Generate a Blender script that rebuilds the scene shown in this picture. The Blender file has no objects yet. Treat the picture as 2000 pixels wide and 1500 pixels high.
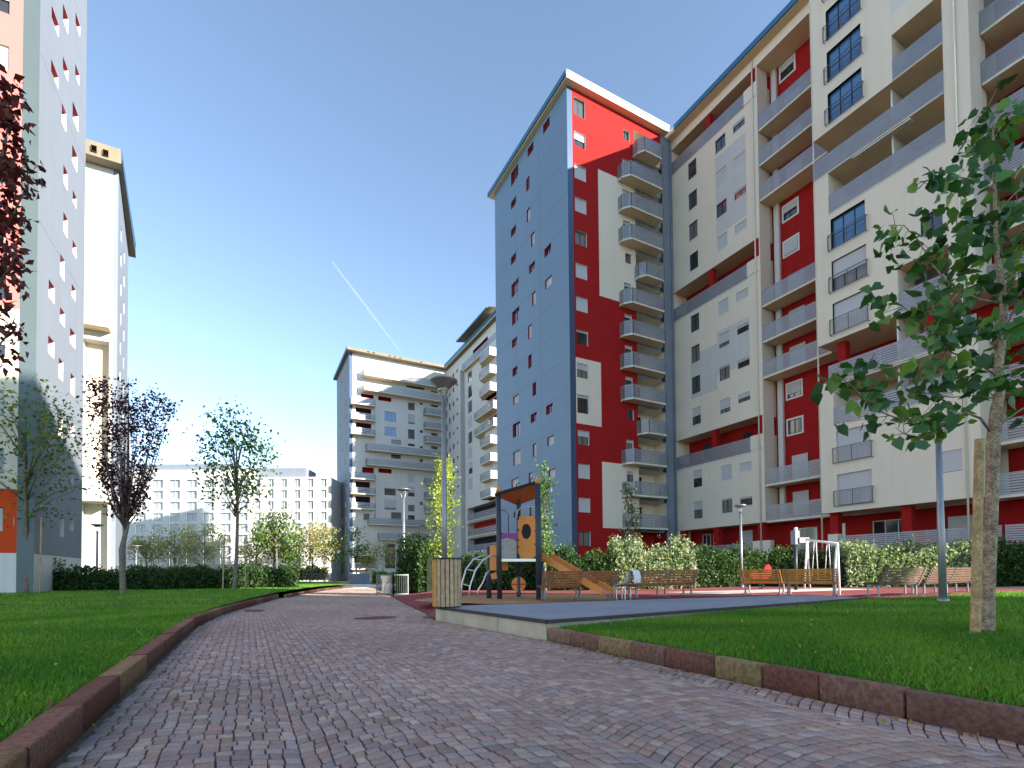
import bpy, math, random
import numpy as np
from mathutils import Vector, Matrix
random.seed(7)
RNG = np.random.default_rng(11)
PI = math.pi

# ------------------------------------------------------------------ camera
# surveyed from the photograph: X runs across the estate, Y along the path, Z up; eye at 1.15 m
FOC, CY, YAW, PITCH, ROLL, EYE = 980.32, 1097.08, .484101, .0222154, -.00923832, 1.15
_c, _s = math.cos, math.sin
_r0 = np.array([[_c(YAW), -_s(YAW), 0], [0, 0, -1], [_s(YAW), _c(YAW), 0]])
_rp = np.array([[1, 0, 0], [0, _c(PITCH), _s(PITCH)], [0, -_s(PITCH), _c(PITCH)]])
_rr = np.array([[_c(ROLL), -_s(ROLL), 0], [_s(ROLL), _c(ROLL), 0], [0, 0, 1]])
CAMM = _rr @ _rp @ _r0
S = bpy.context.scene
cd = bpy.data.cameras.new('camera')
cam = bpy.data.objects.new('camera', cd)
S.collection.objects.link(cam)
cd.sensor_width = 36; cd.sensor_fit = 'HORIZONTAL'
cd.lens = FOC / 2000 * 36
cd.shift_y = (CY - 750) / 2000
cd.clip_start = .05; cd.clip_end = 20000
_R, _U, _B = CAMM[0], -CAMM[1], -CAMM[2]
cam.matrix_world = Matrix(((_R[0], _U[0], _B[0], 0), (_R[1], _U[1], _B[1], 0), (_R[2], _U[2], _B[2], EYE), (0, 0, 0, 1)))
S.camera = cam

# ------------------------------------------------------------------ light
SUN_AZ = math.radians(146.3)      # clockwise from +Y: the sun stands behind the camera to the right
SUN_EL = math.radians(20.6)
w = bpy.data.worlds.new('World'); S.world = w; w.use_nodes = True
nt = w.node_tree; nt.nodes.clear()
sky = nt.nodes.new('ShaderNodeTexSky'); sky.sky_type = 'NISHITA'; sky.sun_disc = False
sky.sun_elevation = SUN_EL; sky.sun_rotation = SUN_AZ
sky.air_density = 1.0; sky.dust_density = 0; sky.ozone_density = 2.4; sky.altitude = 1800
bg = nt.nodes.new('ShaderNodeBackground'); bg.inputs[1].default_value = .15
wo = nt.nodes.new('ShaderNodeOutputWorld')
tint = nt.nodes.new('ShaderNodeVectorMath'); tint.operation = 'MULTIPLY'; tint.inputs[1].default_value = (1.15, 1.02, .88)
nt.links.new(sky.outputs[0], tint.inputs[0]); nt.links.new(tint.outputs[0], bg.inputs[0]); nt.links.new(bg.outputs[0], wo.inputs[0])
sd = bpy.data.lights.new('sun', 'SUN'); sd.energy = 5; sd.angle = math.radians(.5); sd.color = (1, .93, .82)
sun = bpy.data.objects.new('sun', sd); S.collection.objects.link(sun)
_sd = Vector((math.sin(SUN_AZ) * math.cos(SUN_EL), math.cos(SUN_AZ) * math.cos(SUN_EL), math.sin(SUN_EL)))
sun.rotation_euler = _sd.to_track_quat('Z', 'Y').to_euler(); sun.location = (0, 0, 80)
S.view_settings.view_transform = 'Standard'; S.view_settings.look = 'None'
S.view_settings.exposure = 1.58; S.view_settings.gamma = 1
S.cycles.max_bounces = 8; S.cycles.diffuse_bounces = 4; S.cycles.transparent_max_bounces = 12

# ------------------------------------------------------------------ survey helpers (pixel of the 2000 px photo -> point on a real plane)
def ray(px, py): return CAMM.T @ np.array([(px - 1000) / FOC, (py - CY) / FOC, 1.0])
def _hit(px, py, ax, v):
    d = ray(px, py); o = np.array([0, 0, EYE]); t = (v - o[ax]) / d[ax]; return o + d * t
def on_x(px, py, x): p = _hit(px, py, 0, x); return float(p[1]), float(p[2])
def on_y(px, py, y): p = _hit(px, py, 1, y); return float(p[0]), float(p[2])
def on_z(px, py, z): p = _hit(px, py, 2, z); return float(p[0]), float(p[1])
def at_d(px, py, depth): d = ray(px, py); return Vector((float(d[0] * depth), float(d[1] * depth), float(EYE + d[2] * depth)))

# ------------------------------------------------------------------ materials
def _mat(name):
    m = bpy.data.materials.new(name); m.use_nodes = True
    return m, m.node_tree, m.node_tree.nodes['Principled BSDF']
def mat(name, col, rough=.8, metal=0, var=.08, scale=.6, bump=0, bscale=40, spec=.3, streak=0, var2=None):
    m, t, b = _mat(name)
    b.inputs['Roughness'].default_value = rough; b.inputs['Metallic'].default_value = metal
    b.inputs['Specular IOR Level'].default_value = spec
    geo = t.nodes.new('ShaderNodeNewGeometry')
    vec = geo.outputs['Position']
    n1 = t.nodes.new('ShaderNodeTexNoise'); n1.inputs['Scale'].default_value = scale; n1.inputs['Detail'].default_value = 6
    t.links.new(vec, n1.inputs['Vector'])
    mr = t.nodes.new('ShaderNodeMapRange'); mr.inputs['From Min'].default_value = .3; mr.inputs['From Max'].default_value = .7
    mr.inputs['To Min'].default_value = 1 - var; mr.inputs['To Max'].default_value = 1 + var
    t.links.new(n1.outputs['Fac'], mr.inputs['Value'])
    out = mr.outputs[0]
    if streak:      # rain streaks: noise stretched along the height of the wall
        mp = t.nodes.new('ShaderNodeMapping'); mp.inputs['Scale'].default_value = (3.2, 3.2, .09)
        t.links.new(vec, mp.inputs['Vector'])
        n3 = t.nodes.new('ShaderNodeTexNoise'); n3.inputs['Scale'].default_value = 1; n3.inputs['Detail'].default_value = 5
        t.links.new(mp.outputs[0], n3.inputs['Vector'])
        m3 = t.nodes.new('ShaderNodeMapRange'); m3.inputs['From Min'].default_value = .42; m3.inputs['From Max'].default_value = .7
        m3.inputs['To Min'].default_value = 1; m3.inputs['To Max'].default_value = 1 - streak
        t.links.new(n3.outputs['Fac'], m3.inputs['Value'])
        mu = t.nodes.new('ShaderNodeMath'); mu.operation = 'MULTIPLY'
        t.links.new(out, mu.inputs[0]); t.links.new(m3.outputs[0], mu.inputs[1]); out = mu.outputs[0]
    vm = t.nodes.new('ShaderNodeVectorMath'); vm.operation = 'SCALE'; vm.inputs[0].default_value = col
    if var2:
        mx = t.nodes.new('ShaderNodeMix'); mx.data_type = 'RGBA'
        n2 = t.nodes.new('ShaderNodeTexNoise'); n2.inputs['Scale'].default_value = scale * 3.7; n2.inputs['Detail'].default_value = 4
        t.links.new(vec, n2.inputs['Vector'])
        rr = t.nodes.new('ShaderNodeMapRange'); rr.inputs['From Min'].default_value = .4; rr.inputs['From Max'].default_value = .6
        t.links.new(n2.outputs['Fac'], rr.inputs['Value'])
        t.links.new(rr.outputs[0], mx.inputs[0]); mx.inputs[6].default_value = (*col, 1); mx.inputs[7].default_value = (*var2, 1)
        t.links.new(mx.outputs[2], vm.inputs[0])
    t.links.new(out, vm.inputs['Scale']); t.links.new(vm.outputs[0], b.inputs['Base Color'])
    if bump:
        nb = t.nodes.new('ShaderNodeTexNoise'); nb.inputs['Scale'].default_value = bscale; nb.inputs['Detail'].default_value = 4
        t.links.new(vec, nb.inputs['Vector'])
        bp = t.nodes.new('ShaderNodeBump'); bp.inputs['Strength'].default_value = bump; bp.inputs['Distance'].default_value = .02
        t.links.new(nb.outputs['Fac'], bp.inputs['Height']); t.links.new(bp.outputs[0], b.inputs['Normal'])
    return m
def vmat(name, rough=.8, spec=.3, bump=0, bscale=60, mottle=0, mscale=30):
    """colour comes from each piece's own colour attribute (stones, blocks)"""
    m, t, b = _mat(name)
    b.inputs['Roughness'].default_value = rough; b.inputs['Specular IOR Level'].default_value = spec
    a = t.nodes.new('ShaderNodeVertexColor'); a.layer_name = 'col'
    geo = t.nodes.new('ShaderNodeNewGeometry')
    n1 = t.nodes.new('ShaderNodeTexNoise'); n1.inputs['Scale'].default_value = mscale; n1.inputs['Detail'].default_value = 5
    t.links.new(geo.outputs['Position'], n1.inputs['Vector'])
    mr = t.nodes.new('ShaderNodeMapRange'); mr.inputs['From Min'].default_value = .3; mr.inputs['From Max'].default_value = .7
    mr.inputs['To Min'].default_value = 1 - mottle; mr.inputs['To Max'].default_value = 1 + mottle
    t.links.new(n1.outputs['Fac'], mr.inputs['Value'])
    vm = t.nodes.new('ShaderNodeVectorMath'); vm.operation = 'SCALE'
    t.links.new(a.outputs[0], vm.inputs[0]); t.links.new(mr.outputs[0], vm.inputs['Scale']); t.links.new(vm.outputs[0], b.inputs['Base Color'])
    if bump:
        nb = t.nodes.new('ShaderNodeTexNoise'); nb.inputs['Scale'].default_value = bscale; nb.inputs['Detail'].default_value = 5
        t.links.new(geo.outputs['Position'], nb.inputs['Vector'])
        bp = t.nodes.new('ShaderNodeBump'); bp.inputs['Strength'].default_value = bump; bp.inputs['Distance'].default_value = .01
        t.links.new(nb.outputs['Fac'], bp.inputs['Height']); t.links.new(bp.outputs[0], b.inputs['Normal'])
    return m
def leafmat(name, transl=.35, rough=.5):
    m, t, b = _mat(name)
    b.inputs['Roughness'].default_value = rough; b.inputs['Specular IOR Level'].default_value = .35
    a = t.nodes.new('ShaderNodeVertexColor'); a.layer_name = 'col'
    t.links.new(a.outputs[0], b.inputs['Base Color'])
    tr = t.nodes.new('ShaderNodeBsdfTranslucent')
    sc = t.nodes.new('ShaderNodeVectorMath'); sc.operation = 'MULTIPLY'; sc.inputs[1].default_value = (1.1, 1.25, .6)
    t.links.new(a.outputs[0], sc.inputs[0]); t.links.new(sc.outputs[0], tr.inputs[0])
    mx = t.nodes.new('ShaderNodeMixShader'); mx.inputs[0].default_value = transl
    o = t.nodes['Material Output']
    t.links.new(b.outputs[0], mx.inputs[1]); t.links.new(tr.outputs[0], mx.inputs[2]); t.links.new(mx.outputs[0], o.inputs[0])
    return m

M = dict(
    cream=mat('cream_render', (.75, .65, .52), .9, var=.035, scale=.25, bump=.15, bscale=60, streak=.035),
    white=mat('white_render', (.66, .63, .58), .9, var=.03, scale=.3, bump=.1, streak=.04),
    red=mat('red_render', (.36, .014, .013), .85, var=.06, scale=.3, bump=.1, spec=.15, streak=.05),
    orangered=mat('orange_red_render', (.62, .07, .015), .85, var=.05, spec=.15),
    salmon=mat('sunlit_salmon_render', (.62, .17, .15), .85, var=.04),
    grey=mat('blue_grey_cladding', (.15, .22, .315), .5, var=.03, scale=.2, spec=.4, streak=.03),
    greyl=mat('light_grey_cladding', (.21, .235, .28), .7, var=.03, streak=.04),
    strip=mat('grey_green_metal_strip', (.10, .13, .135), .4, .2, var=.05),
    greypan=mat('grey_render_patch', (.56, .54, .51), .9, var=.03, streak=.05),
    navy=mat('dark_blue_metal_strip', (.06, .10, .17), .35, .3, var=.05),
    roofb=mat('blue_roof_edge', (.05, .14, .22), .4, .3, var=.05),
    soffit=mat('soffit_render', (.74, .55, .34), .9, var=.05),  # cream paint made tan for the warm, underlit undersides
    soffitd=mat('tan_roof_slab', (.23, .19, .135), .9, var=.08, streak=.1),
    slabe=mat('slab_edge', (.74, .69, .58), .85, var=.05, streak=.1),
    rail=mat('grey_slat_metal', (.31, .325, .355), .42, .25, var=.07, scale=1.4, spec=.5),
    raild=mat('dark_railing_metal', (.12, .12, .13), .4, .5, var=.05),
    frame=mat('dark_window_frame', (.035, .03, .035), .4, var=.05),
    framew=mat('white_window_trim', (.72, .70, .66), .7, var=.03),
    redrev=mat('red_reveal', (.30, .02, .04), .8, var=.05),
    redrev2=mat('pink_reveal', (.50, .14, .17), .8, var=.05),
    shutter=mat('roller_shutter', (.52, .51, .52), .6, var=.03),
    joint=mat('panel_joint', (.15, .19, .24), .9, var=.05),
    jointr=mat('render_joint_dark', (.16, .02, .02), .9, var=.05),
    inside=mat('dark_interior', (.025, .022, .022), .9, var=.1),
    concrete=mat('pale_concrete', (.52, .46, .33), .85, var=.14, scale=2.5, bump=.3, bscale=30, streak=.1),
    slab=mat('platform_paving', (.27, .285, .31), .6, var=.12, scale=1.2, bump=.2, bscale=50, spec=.4, var2=(.31, .33, .35)),
    slabrim=mat('platform_rim', (.05, .045, .045), .7, var=.15, scale=4, bump=.2),
    maroon=mat('maroon_rubber_surface', (.22, .045, .05), .9, var=.18, scale=1.4, bump=.3, bscale=120, var2=(.26, .065, .06)),
    ochre=mat('ochre_rubber_surface', (.42, .24, .10), .9, var=.12, scale=2, bump=.3, bscale=120),
    sand=mat('joint_sand', (.10, .072, .05), .95, var=.3, scale=6, bump=.3),
    pale=mat('pale_sunlit_paving', (.60, .54, .47), .85, var=.1, scale=1, bump=.2),
    asphalt=mat('asphalt', (.06, .06, .06), .9, var=.2, scale=2, bump=.3),
    soil=mat('dark_soil', (.05, .04, .03), .95, var=.3, scale=3, bump=.5, bscale=20),
    turf=mat('turf', (.05, .14, .015), .95, var=.3, scale=2.3, bump=.9, bscale=55, spec=.1, var2=(.09, .18, .02)),
    bark=mat('tree_bark', (.20, .155, .125), .9, var=.3, scale=9, bump=.7, bscale=35),
    barkp=mat('pale_tree_bark', (.42, .31, .20), .9, var=.4, scale=9, bump=.6, bscale=35, var2=(.22, .165, .11)),
    stake=mat('stake_wood', (.50, .34, .16), .85, var=.3, scale=7, bump=.5, bscale=30, var2=(.36, .24, .12)),
    galv=mat('galvanised_pole', (.27, .28, .29), .38, .55, var=.08, scale=3),
    steel=mat('brushed_steel_tube', (.62, .62, .62), .3, .7, var=.05),
    wood=mat('bench_wood', (.27, .085, .022), .5, var=.22, scale=5, bump=.2, bscale=60, var2=(.28, .10, .032)),
    woodd=mat('dark_bench_wood', (.10, .04, .02), .5, var=.2, scale=5, bump=.2, bscale=60),
    woody=mat('sunlit_yellow_bench_wood', (.46, .18, .02), .5, var=.15, scale=5, bump=.2, bscale=60, var2=(.54, .24, .04)),  # bench wood in the bright yellow it shows when sunlit
    binwood=mat('bin_slat_wood', (.50, .36, .22), .7, var=.16, scale=9, bump=.3, bscale=60, var2=(.42, .28, .16)),
    binwoodlit=mat('bin_slat_wood_lit', (.58, .32, .09), .7, var=.14, scale=9, bump=.3, bscale=60, var2=(.52, .26, .07)),
    black=mat('black_plastic', (.02, .02, .022), .5, var=.05),
    postb=mat('playground_post', (.045, .06, .08), .45, .2, var=.1),
    orange=mat('orange_play_panel', (.72, .27, .06), .5, var=.06, scale=3),
    oranged=mat('dark_orange_play_roof', (.60, .17, .04), .5, var=.06, scale=3),
    purple=mat('purple_play_panel', (.34, .05, .26), .5, var=.05),
    net=mat('speckled_climbing_panel', (.38, .36, .30), .7, var=.25, scale=25),
    slidem=mat('slide_pink', (.62, .24, .16), .4, var=.08),
    redp=mat('red_plastic', (.60, .02, .03), .4, var=.05),
    whitep=mat('white_painted_metal', (.80, .78, .76), .4, var=.04),
    cloth=mat('white_cloth', (.80, .78, .74), .9, var=.05, bump=.3, bscale=25),
    rust=mat('rusty_cover', (.15, .055, .045), .8, var=.3, scale=12, bump=.5, bscale=60),
    stone=vmat('porphyry_stone', .8, .22, .5, 90, .16, 45),
    kerbm=vmat('kerb_stone', .8, .2, .8, 80, .38, 26),
    leaf=leafmat('leaf'), leafb=leafmat('broad_leaf', .32, .45), grass=leafmat('grass_blade', .3, .6),
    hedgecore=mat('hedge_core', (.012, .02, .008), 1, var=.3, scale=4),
)
def glass(name, col, rough=.06, spec=.8):
    m, t, b = _mat(name); b.inputs['Base Color'].default_value = (*col, 1); b.inputs['Roughness'].default_value = rough
    b.inputs['Specular IOR Level'].default_value = spec; b.inputs['Coat Weight'].default_value = .6; b.inputs['Coat Roughness'].default_value = .03
    return m
M['glass'] = glass('window_glass', (.03, .03, .035)); M['glassb'] = glass('blue_window_glass', (.045, .14, .30), .1, .9)
M['glassc'] = glass('curtained_window_glass', (.17, .155, .14), .2); M['glassd'] = glass('grey_window_glass', (.07, .075, .08), .1)
M['glassg'] = glass('pale_window_glass', (.30, .33, .37), .15)

# ------------------------------------------------------------------ mesh building
COL = S.collection
class MB:
    def __init__(s): s.v = []; s.f = []; s.m = []
    def quad(s, pts, m=0):
        i = len(s.v); s.v += [tuple(p) for p in pts]; s.f.append(tuple(range(i, i + len(pts)))); s.m.append(m)
    def box(s, a, b, m=0, T=None, mbot=None, mtop=None):
        (x0, y0, z0), (x1, y1, z1) = a, b
        T = T or (lambda x, y, z: (x, y, z)); i = len(s.v)
        s.v += [T(x, y, z) for z in (z0, z1) for x, y in ((x0, y0), (x1, y0), (x1, y1), (x0, y1))]
        for k, f in enumerate(((0, 3, 2, 1), (4, 5, 6, 7), (0, 1, 5, 4), (1, 2, 6, 5), (2, 3, 7, 6), (3, 0, 4, 7))):
            s.f.append(tuple(i + q for q in f)); s.m.append(mbot if k == 0 and mbot is not None else mtop if k == 1 and mtop is not None else m)
    def bar(s, p, q, wd, ht, m=0):
        """flat bar between two points, wd across, ht upwards (centred)"""
        p, q = Vector(p), Vector(q); d = (q - p).normalized()
        up = Vector((0, 0, 1)) if abs(d.z) < .95 else Vector((1, 0, 0))
        sd_ = d.cross(up).normalized(); u = sd_.cross(d).normalized(); i = len(s.v)
        for o in (p, q):
            for a, b in ((-1, -1), (1, -1), (1, 1), (-1, 1)): s.v.append(tuple(o + sd_ * (a * wd / 2) + u * (b * ht / 2)))
        for f in ((3, 2, 1, 0), (4, 5, 6, 7), (0, 1, 5, 4), (1, 2, 6, 5), (2, 3, 7, 6), (3, 0, 4, 7)):
            s.f.append(tuple(i + k for k in f)); s.m.append(m)
    def tube(s, pts, rad, n=8, m=0):
        pts = [Vector(p) for p in pts]
        if not hasattr(rad, '__len__'): rad = [rad] * len(pts)
        i0 = len(s.v); prev = None
        for k, p in enumerate(pts):
            d = (pts[min(k + 1, len(pts) - 1)] - pts[max(k - 1, 0)]).normalized()
            a = prev if prev is not None else (Vector((1, 0, 0)) if abs(d.x) < .9 else Vector((0, 1, 0)))
            a = (a - d * a.dot(d)).normalized(); prev = a; b = d.cross(a)
            for j in range(n):
                t = 2 * PI * j / n; s.v.append(tuple(p + (a * math.cos(t) + b * math.sin(t)) * rad[k]))
        for k in range(len(pts) - 1):
            for j in range(n):
                j2 = (j + 1) % n; a = i0 + k * n
                s.f.append((a + j, a + j2, a + n + j2, a + n + j)); s.m.append(m)
        s.f.append(tuple(i0 + j for j in reversed(range(n)))); s.m.append(m)
        e = i0 + (len(pts) - 1) * n; s.f.append(tuple(e + j for j in range(n))); s.m.append(m)
    def lathe(s, prof, c, n=24, m=0):
        i0 = len(s.v)
        for r, z in prof:
            for j in range(n):
                t = 2 * PI * j / n; s.v.append((c[0] + r * math.cos(t), c[1] + r * math.sin(t), c[2] + z))
        for k in range(len(prof) - 1):
            for j in range(n):
                j2 = (j + 1) % n; a = i0 + k * n
                s.f.append((a + j, a + j2, a + n + j2, a + n + j)); s.m.append(m)
    def build(s, name, mats, parent=None, smooth=False):
        me = bpy.data.meshes.new(name); me.from_pydata(s.v, [], s.f)
        if not isinstance(mats, (list, tuple)): mats = [mats]
        for q in mats: me.materials.append(q)
        if len(mats) > 1: me.polygons.foreach_set('material_index', s.m)
        if smooth: me.polygons.foreach_set('use_smooth', [True] * len(s.f))
        me.update()
        o = bpy.data.objects.new(name, me); COL.objects.link(o)
        if parent:
            o.parent = parent
            if parent.type == 'EMPTY' or parent.parent: pass
            o.matrix_parent_inverse = Matrix.Translation(-wloc(parent))
        return o
def wloc(o):
    v = Vector(o.location); p = o.parent
    return v if p is None else v          # parts sit at the world origin of their things
def mesh_np(name, V, Fa, mats, cols=None, parent=None, smooth=False, matidx=None):
    """V (n,3), Fa (m,k) with constant k; cols (m,3): one colour per face"""
    me = bpy.data.meshes.new(name); n, (m, k) = len(V), Fa.shape
    me.vertices.add(n); me.vertices.foreach_set('co', V.astype(np.float32).ravel())
    me.loops.add(m * k); me.loops.foreach_set('vertex_index', Fa.astype(np.int32).ravel())
    me.polygons.add(m); me.polygons.foreach_set('loop_start', np.arange(0, m * k, k, dtype=np.int32))
    me.polygons.foreach_set('loop_total', np.full(m, k, dtype=np.int32))
    for q in (mats if isinstance(mats, (list, tuple)) else [mats]): me.materials.append(q)
    if matidx is not None: me.polygons.foreach_set('material_index', matidx.astype(np.int32))
    if smooth: me.polygons.foreach_set('use_smooth', np.ones(m, dtype=bool))
    me.update(calc_edges=True)
    if cols is not None:
        ca = me.color_attributes.new('col', 'FLOAT_COLOR', 'CORNER')
        c4 = np.ones((m, k, 4), np.float32); c4[:, :, :3] = cols[:, None, :]
        ca.data.foreach_set('color', c4.ravel())
    o = bpy.data.objects.new(name, me); COL.objects.link(o)
    if parent: o.parent = parent; o.matrix_parent_inverse = Matrix.Translation(-wloc(parent))
    return o
def tag(o, label, cat, group=None):
    o['label'] = label; o['category'] = cat
    if group: o['group'] = group
    return o
def struct(o, kind='structure'): o['kind'] = kind; return o
def thing(name, label, cat, loc=(0, 0, 0), group=None):
    o = bpy.data.objects.new(name, None); COL.objects.link(o); o.location = loc; o.empty_display_size = .3
    return tag(o, label, cat, group)

# ------------------------------------------------------------------ facades
def wall(mb, T, u0, u1, z0, z1, holes=(), colour=None, us=(), zs=(), n=0., m=0):
    U = sorted({u0, u1, *[u for u in us if u0 < u < u1], *[min(max(h[i], u0), u1) for h in holes for i in (0, 1)]})
    Z = sorted({z0, z1, *[z for z in zs if z0 < z < z1], *[min(max(h[i], z0), z1) for h in holes for i in (2, 3)]})
    for a, b in zip(U, U[1:]):
        for c, d in zip(Z, Z[1:]):
            uc, zc = (a + b) / 2, (c + d) / 2
            if any(h[0] < uc < h[1] and h[2] < zc < h[3] for h in holes): continue
            mb.quad([T(a, n, c), T(b, n, c), T(b, n, d), T(a, n, d)], colour(uc, zc) if colour else m)
    for h in holes:
        a, b, c, d, dep, rm = h[:6]; q = n - dep
        rm, rt2 = rm if isinstance(rm, tuple) else (rm, rm)
        mb.quad([T(a, n, c), T(b, n, c), T(b, q, c), T(a, q, c)], rm); mb.quad([T(a, n, d), T(b, n, d), T(b, q, d), T(a, q, d)], rt2)
        mb.quad([T(a, n, c), T(a, n, d), T(a, q, d), T(a, q, c)], rm); mb.quad([T(b, n, c), T(b, n, d), T(b, q, d), T(b, q, c)], rm)
        if len(h) > 6: mb.quad([T(a, q, c), T(b, q, c), T(b, q, d), T(a, q, d)], h[6])
def window(par, T, u0, u1, z0, z1, n, shut=0., g='glass', fr='frame', cols=None, sill=None, bars=True):
    """frame at depth n (>= means outwards), glass child, roller shutter child covering the top share"""
    if u0 > u1: u0, u1 = u1, u0
    if g == 'glass' and random.random() < .4: g = random.choice(('glassc', 'glassd'))
    w_ = u1 - u0; k = cols or (3 if w_ > 2 else 2 if w_ > .75 else 1); t = .055
    f = MB(); f.box((u0, n - .02, z0), (u1, n + .05, z0 + t), 0, T); f.box((u0, n - .02, z1 - t), (u1, n + .05, z1), 0, T)
    for i in range(k + 1):
        c = u0 + w_ * i / k; hw = t if 0 < i < k else t
        a = min(max(c - hw / 2, u0), u1 - hw); f.box((a, n - .018, z0 + t), (a + hw, n + .052, z1 - t), 0, T)
    if bars and w_ > 2: f.box((u0 + t, n - .01, (z0 + z1) / 2 - .02), (u1 - t, n + .04, (z0 + z1) / 2 + .02), 0, T)
    fo = f.build('window', M[fr], par)
    p = MB(); p.box((u0 + .02, n - .03, z0 + .02), (u1 - .02, n + .01, z1 - .02), 0, T); p.build('pane', M[g], fo)
    if shut > 0:
        s = MB(); zb = z1 - (z1 - z0) * shut; ns = max(3, int((z1 - zb) / .09)); hh = (z1 - zb) / ns
        for i in range(ns): s.box((u0 + .01, n + .055, zb + i * hh + .006), (u1 - .01, n + .085, zb + (i + 1) * hh), 0, T)
        s.box((u0 + .01, n + .054, zb + .002), (u1 - .01, n + .07, z1), 0, T)
        s.build('shutter', M['shutter'], fo)
    if sill is not None:
        s = MB(); s.box((u0 - .05, n, z0 - .05), (u1 + .05, sill, z0 - .003), 0, T); s.build('sill', M['framew'], fo)
    return fo
def slats(mb, pts, z0, z1, pitch=.155, m=0, th=.03):
    ns = max(2, int(round((z1 - z0) / pitch))); h = (z1 - z0) / ns
    for a, b in zip(pts, pts[1:]):
        for i in range(ns):
            zc = z0 + (i + .5) * h
            mb.bar((a[0], a[1], zc), (b[0], b[1], zc), th, h * .70, m)
def balcony(par, T, path, zs, back=0., rail=1.35, slab=.24, name='balcony', soff='soffit', slabw=True, pitch=.155):
    """path: list of (u, n) round the front; slab from n=back; slat railing child"""
    s = MB(); us = [p[0] for p in path]
    poly = [(path[0][0], back)] + [p for p in path] + [(path[-1][0], back)]
    out = []
    for p in poly:
        if not out or abs(out[-1][0] - p[0]) + abs(out[-1][1] - p[1]) > 1e-4: out.append(p)
    if slabw:
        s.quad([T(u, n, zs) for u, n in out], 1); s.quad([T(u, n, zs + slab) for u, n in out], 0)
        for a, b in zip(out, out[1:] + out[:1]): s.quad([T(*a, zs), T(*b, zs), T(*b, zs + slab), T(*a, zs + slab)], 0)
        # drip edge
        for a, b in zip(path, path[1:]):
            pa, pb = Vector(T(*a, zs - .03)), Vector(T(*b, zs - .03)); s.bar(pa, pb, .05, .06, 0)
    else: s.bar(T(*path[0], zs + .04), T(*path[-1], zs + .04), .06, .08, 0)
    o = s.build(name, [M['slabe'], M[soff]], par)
    r = MB(); P = [T(u, n + .02, 0) for u, n in path]
    slats(r, P, zs + .1, zs + rail, pitch)
    for a, b in zip(P, P[1:]):
        L = (Vector(b) - Vector(a)).length; k = max(1, int(L / 1.6))
        for i in range(k + 1):
            q = Vector(a).lerp(Vector(b), i / k); r.bar((q.x, q.y, zs + .05), (q.x, q.y, zs + rail + .02), .04, .05)
        r.bar((a[0], a[1], zs + rail + .02), (b[0], b[1], zs + rail + .02), .06, .04)
    r.build('railing', M['rail'], o)
    return o
def guard(par, T, u0, u1, z0, z1, n):
    g = MB(); P = lambda u, nn, z: T(u, nn, z)
    for z in (z0, z1): g.bar(P(u0, n, z), P(u1, n, z), .03, .05)
    for u in (u0, (u0 + u1) / 2, u1): g.bar(P(u, n, z0), P(u, n, z1), .05, .04)
    for u in (u0, u1):
        for z in (z0, z1): g.bar(P(u, n, z), P(u, n - .28, z), .03, .04)
    k = int(abs(u1 - u0) / .11)
    for i in range(k): u = u0 + (u1 - u0) * (i + .5) / k; g.bar(P(u, n, z0), P(u, n, z1), .012, .012)
    g.build('window_guard', M['raild'], par)
SK = lambda k: 2.2 + 3.12 * k      # underside of storey k

# ================================================================== red and blue-grey block
Tr = lambda u, n, z: (u, 38.0 - n, z)
Tg = lambda u, n, z: (26.2 - n, u, z)
blk = thing('apartment_building', 'tall apartment block with a red face, round-cornered balconies and a blue-grey windowed end wall', 'building', (32.5, 45, 0))
MW = [M['red'], M['cream'], M['grey'], M['navy'], M['framew'], M['greyl'], M['redrev'], M['jointr'], M['joint'], M['inside'], M['soffit']]
wb = MB()
holes = []; wins = []
st = {13: 0, 12: .45, 11: 1, 10: 1, 9: 0, 8: 1, 7: 1, 6: .12, 5: .4, 4: .14, 3: .4, 2: 1, 1: 1, 0: 0}
for k in range(14):
    zc = 4.25 + 3.14 * k; h = .68 if k not in (4, 13) else .86
    u0, u1 = 26.98, 28.28
    holes.append((u0, u1, zc - h, zc + h, .28, 4)); wins.append((u0, u1, zc - h, zc + h, st[k]))
NAR = (13, 9, 4)
for k in range(1, 14):
    z = SK(k)
    if k in NAR: holes.append((32.95, 33.75, z + 1.45, z + 2.45, .25, 4)); wins.append((32.95, 33.75, z + 1.45, z + 2.45, 0))
    else: holes.append((32.75, 33.65, z + .25, z + 2.55, .25, 4)); wins.append((32.75, 33.65, z + .25, z + 2.55, .12))
    holes.append((34.3, 37.9, z + .2, z + 2.86, 1.7, 1, 1))
holes.append((34.3, 37.9, .6, SK(1) - .25, 1.7, 0, 0))
def colr(u, z):
    if u < 26.78: return 3
    if u > 37.9: return 5
    if 26.86 < u < 29.76 and 14.95 < z < 21.12: return 1
    if 29.72 < u < 34.3 and 27.6 < z < 39.95: return 1
    if 29.75 < u < 34.3 and 5.33 < z < 11.64: return 1
    if u > 34.3: return 5 if z < 45.6 else 0
    return 0
wall(wb, Tr, 26.2, 39.43, -.3, 46.6, holes, colr, (26.78, 26.86, 29.72, 29.75, 29.76, 34.3, 37.9), (14.95, 21.12, 27.6, 39.95, 5.33, 11.64, 45.6))
for z in (24.6, 36.9, 12.3): wb.box((26.8, 0, z), (29.7, .004, z + .03), 7, Tr)
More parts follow.
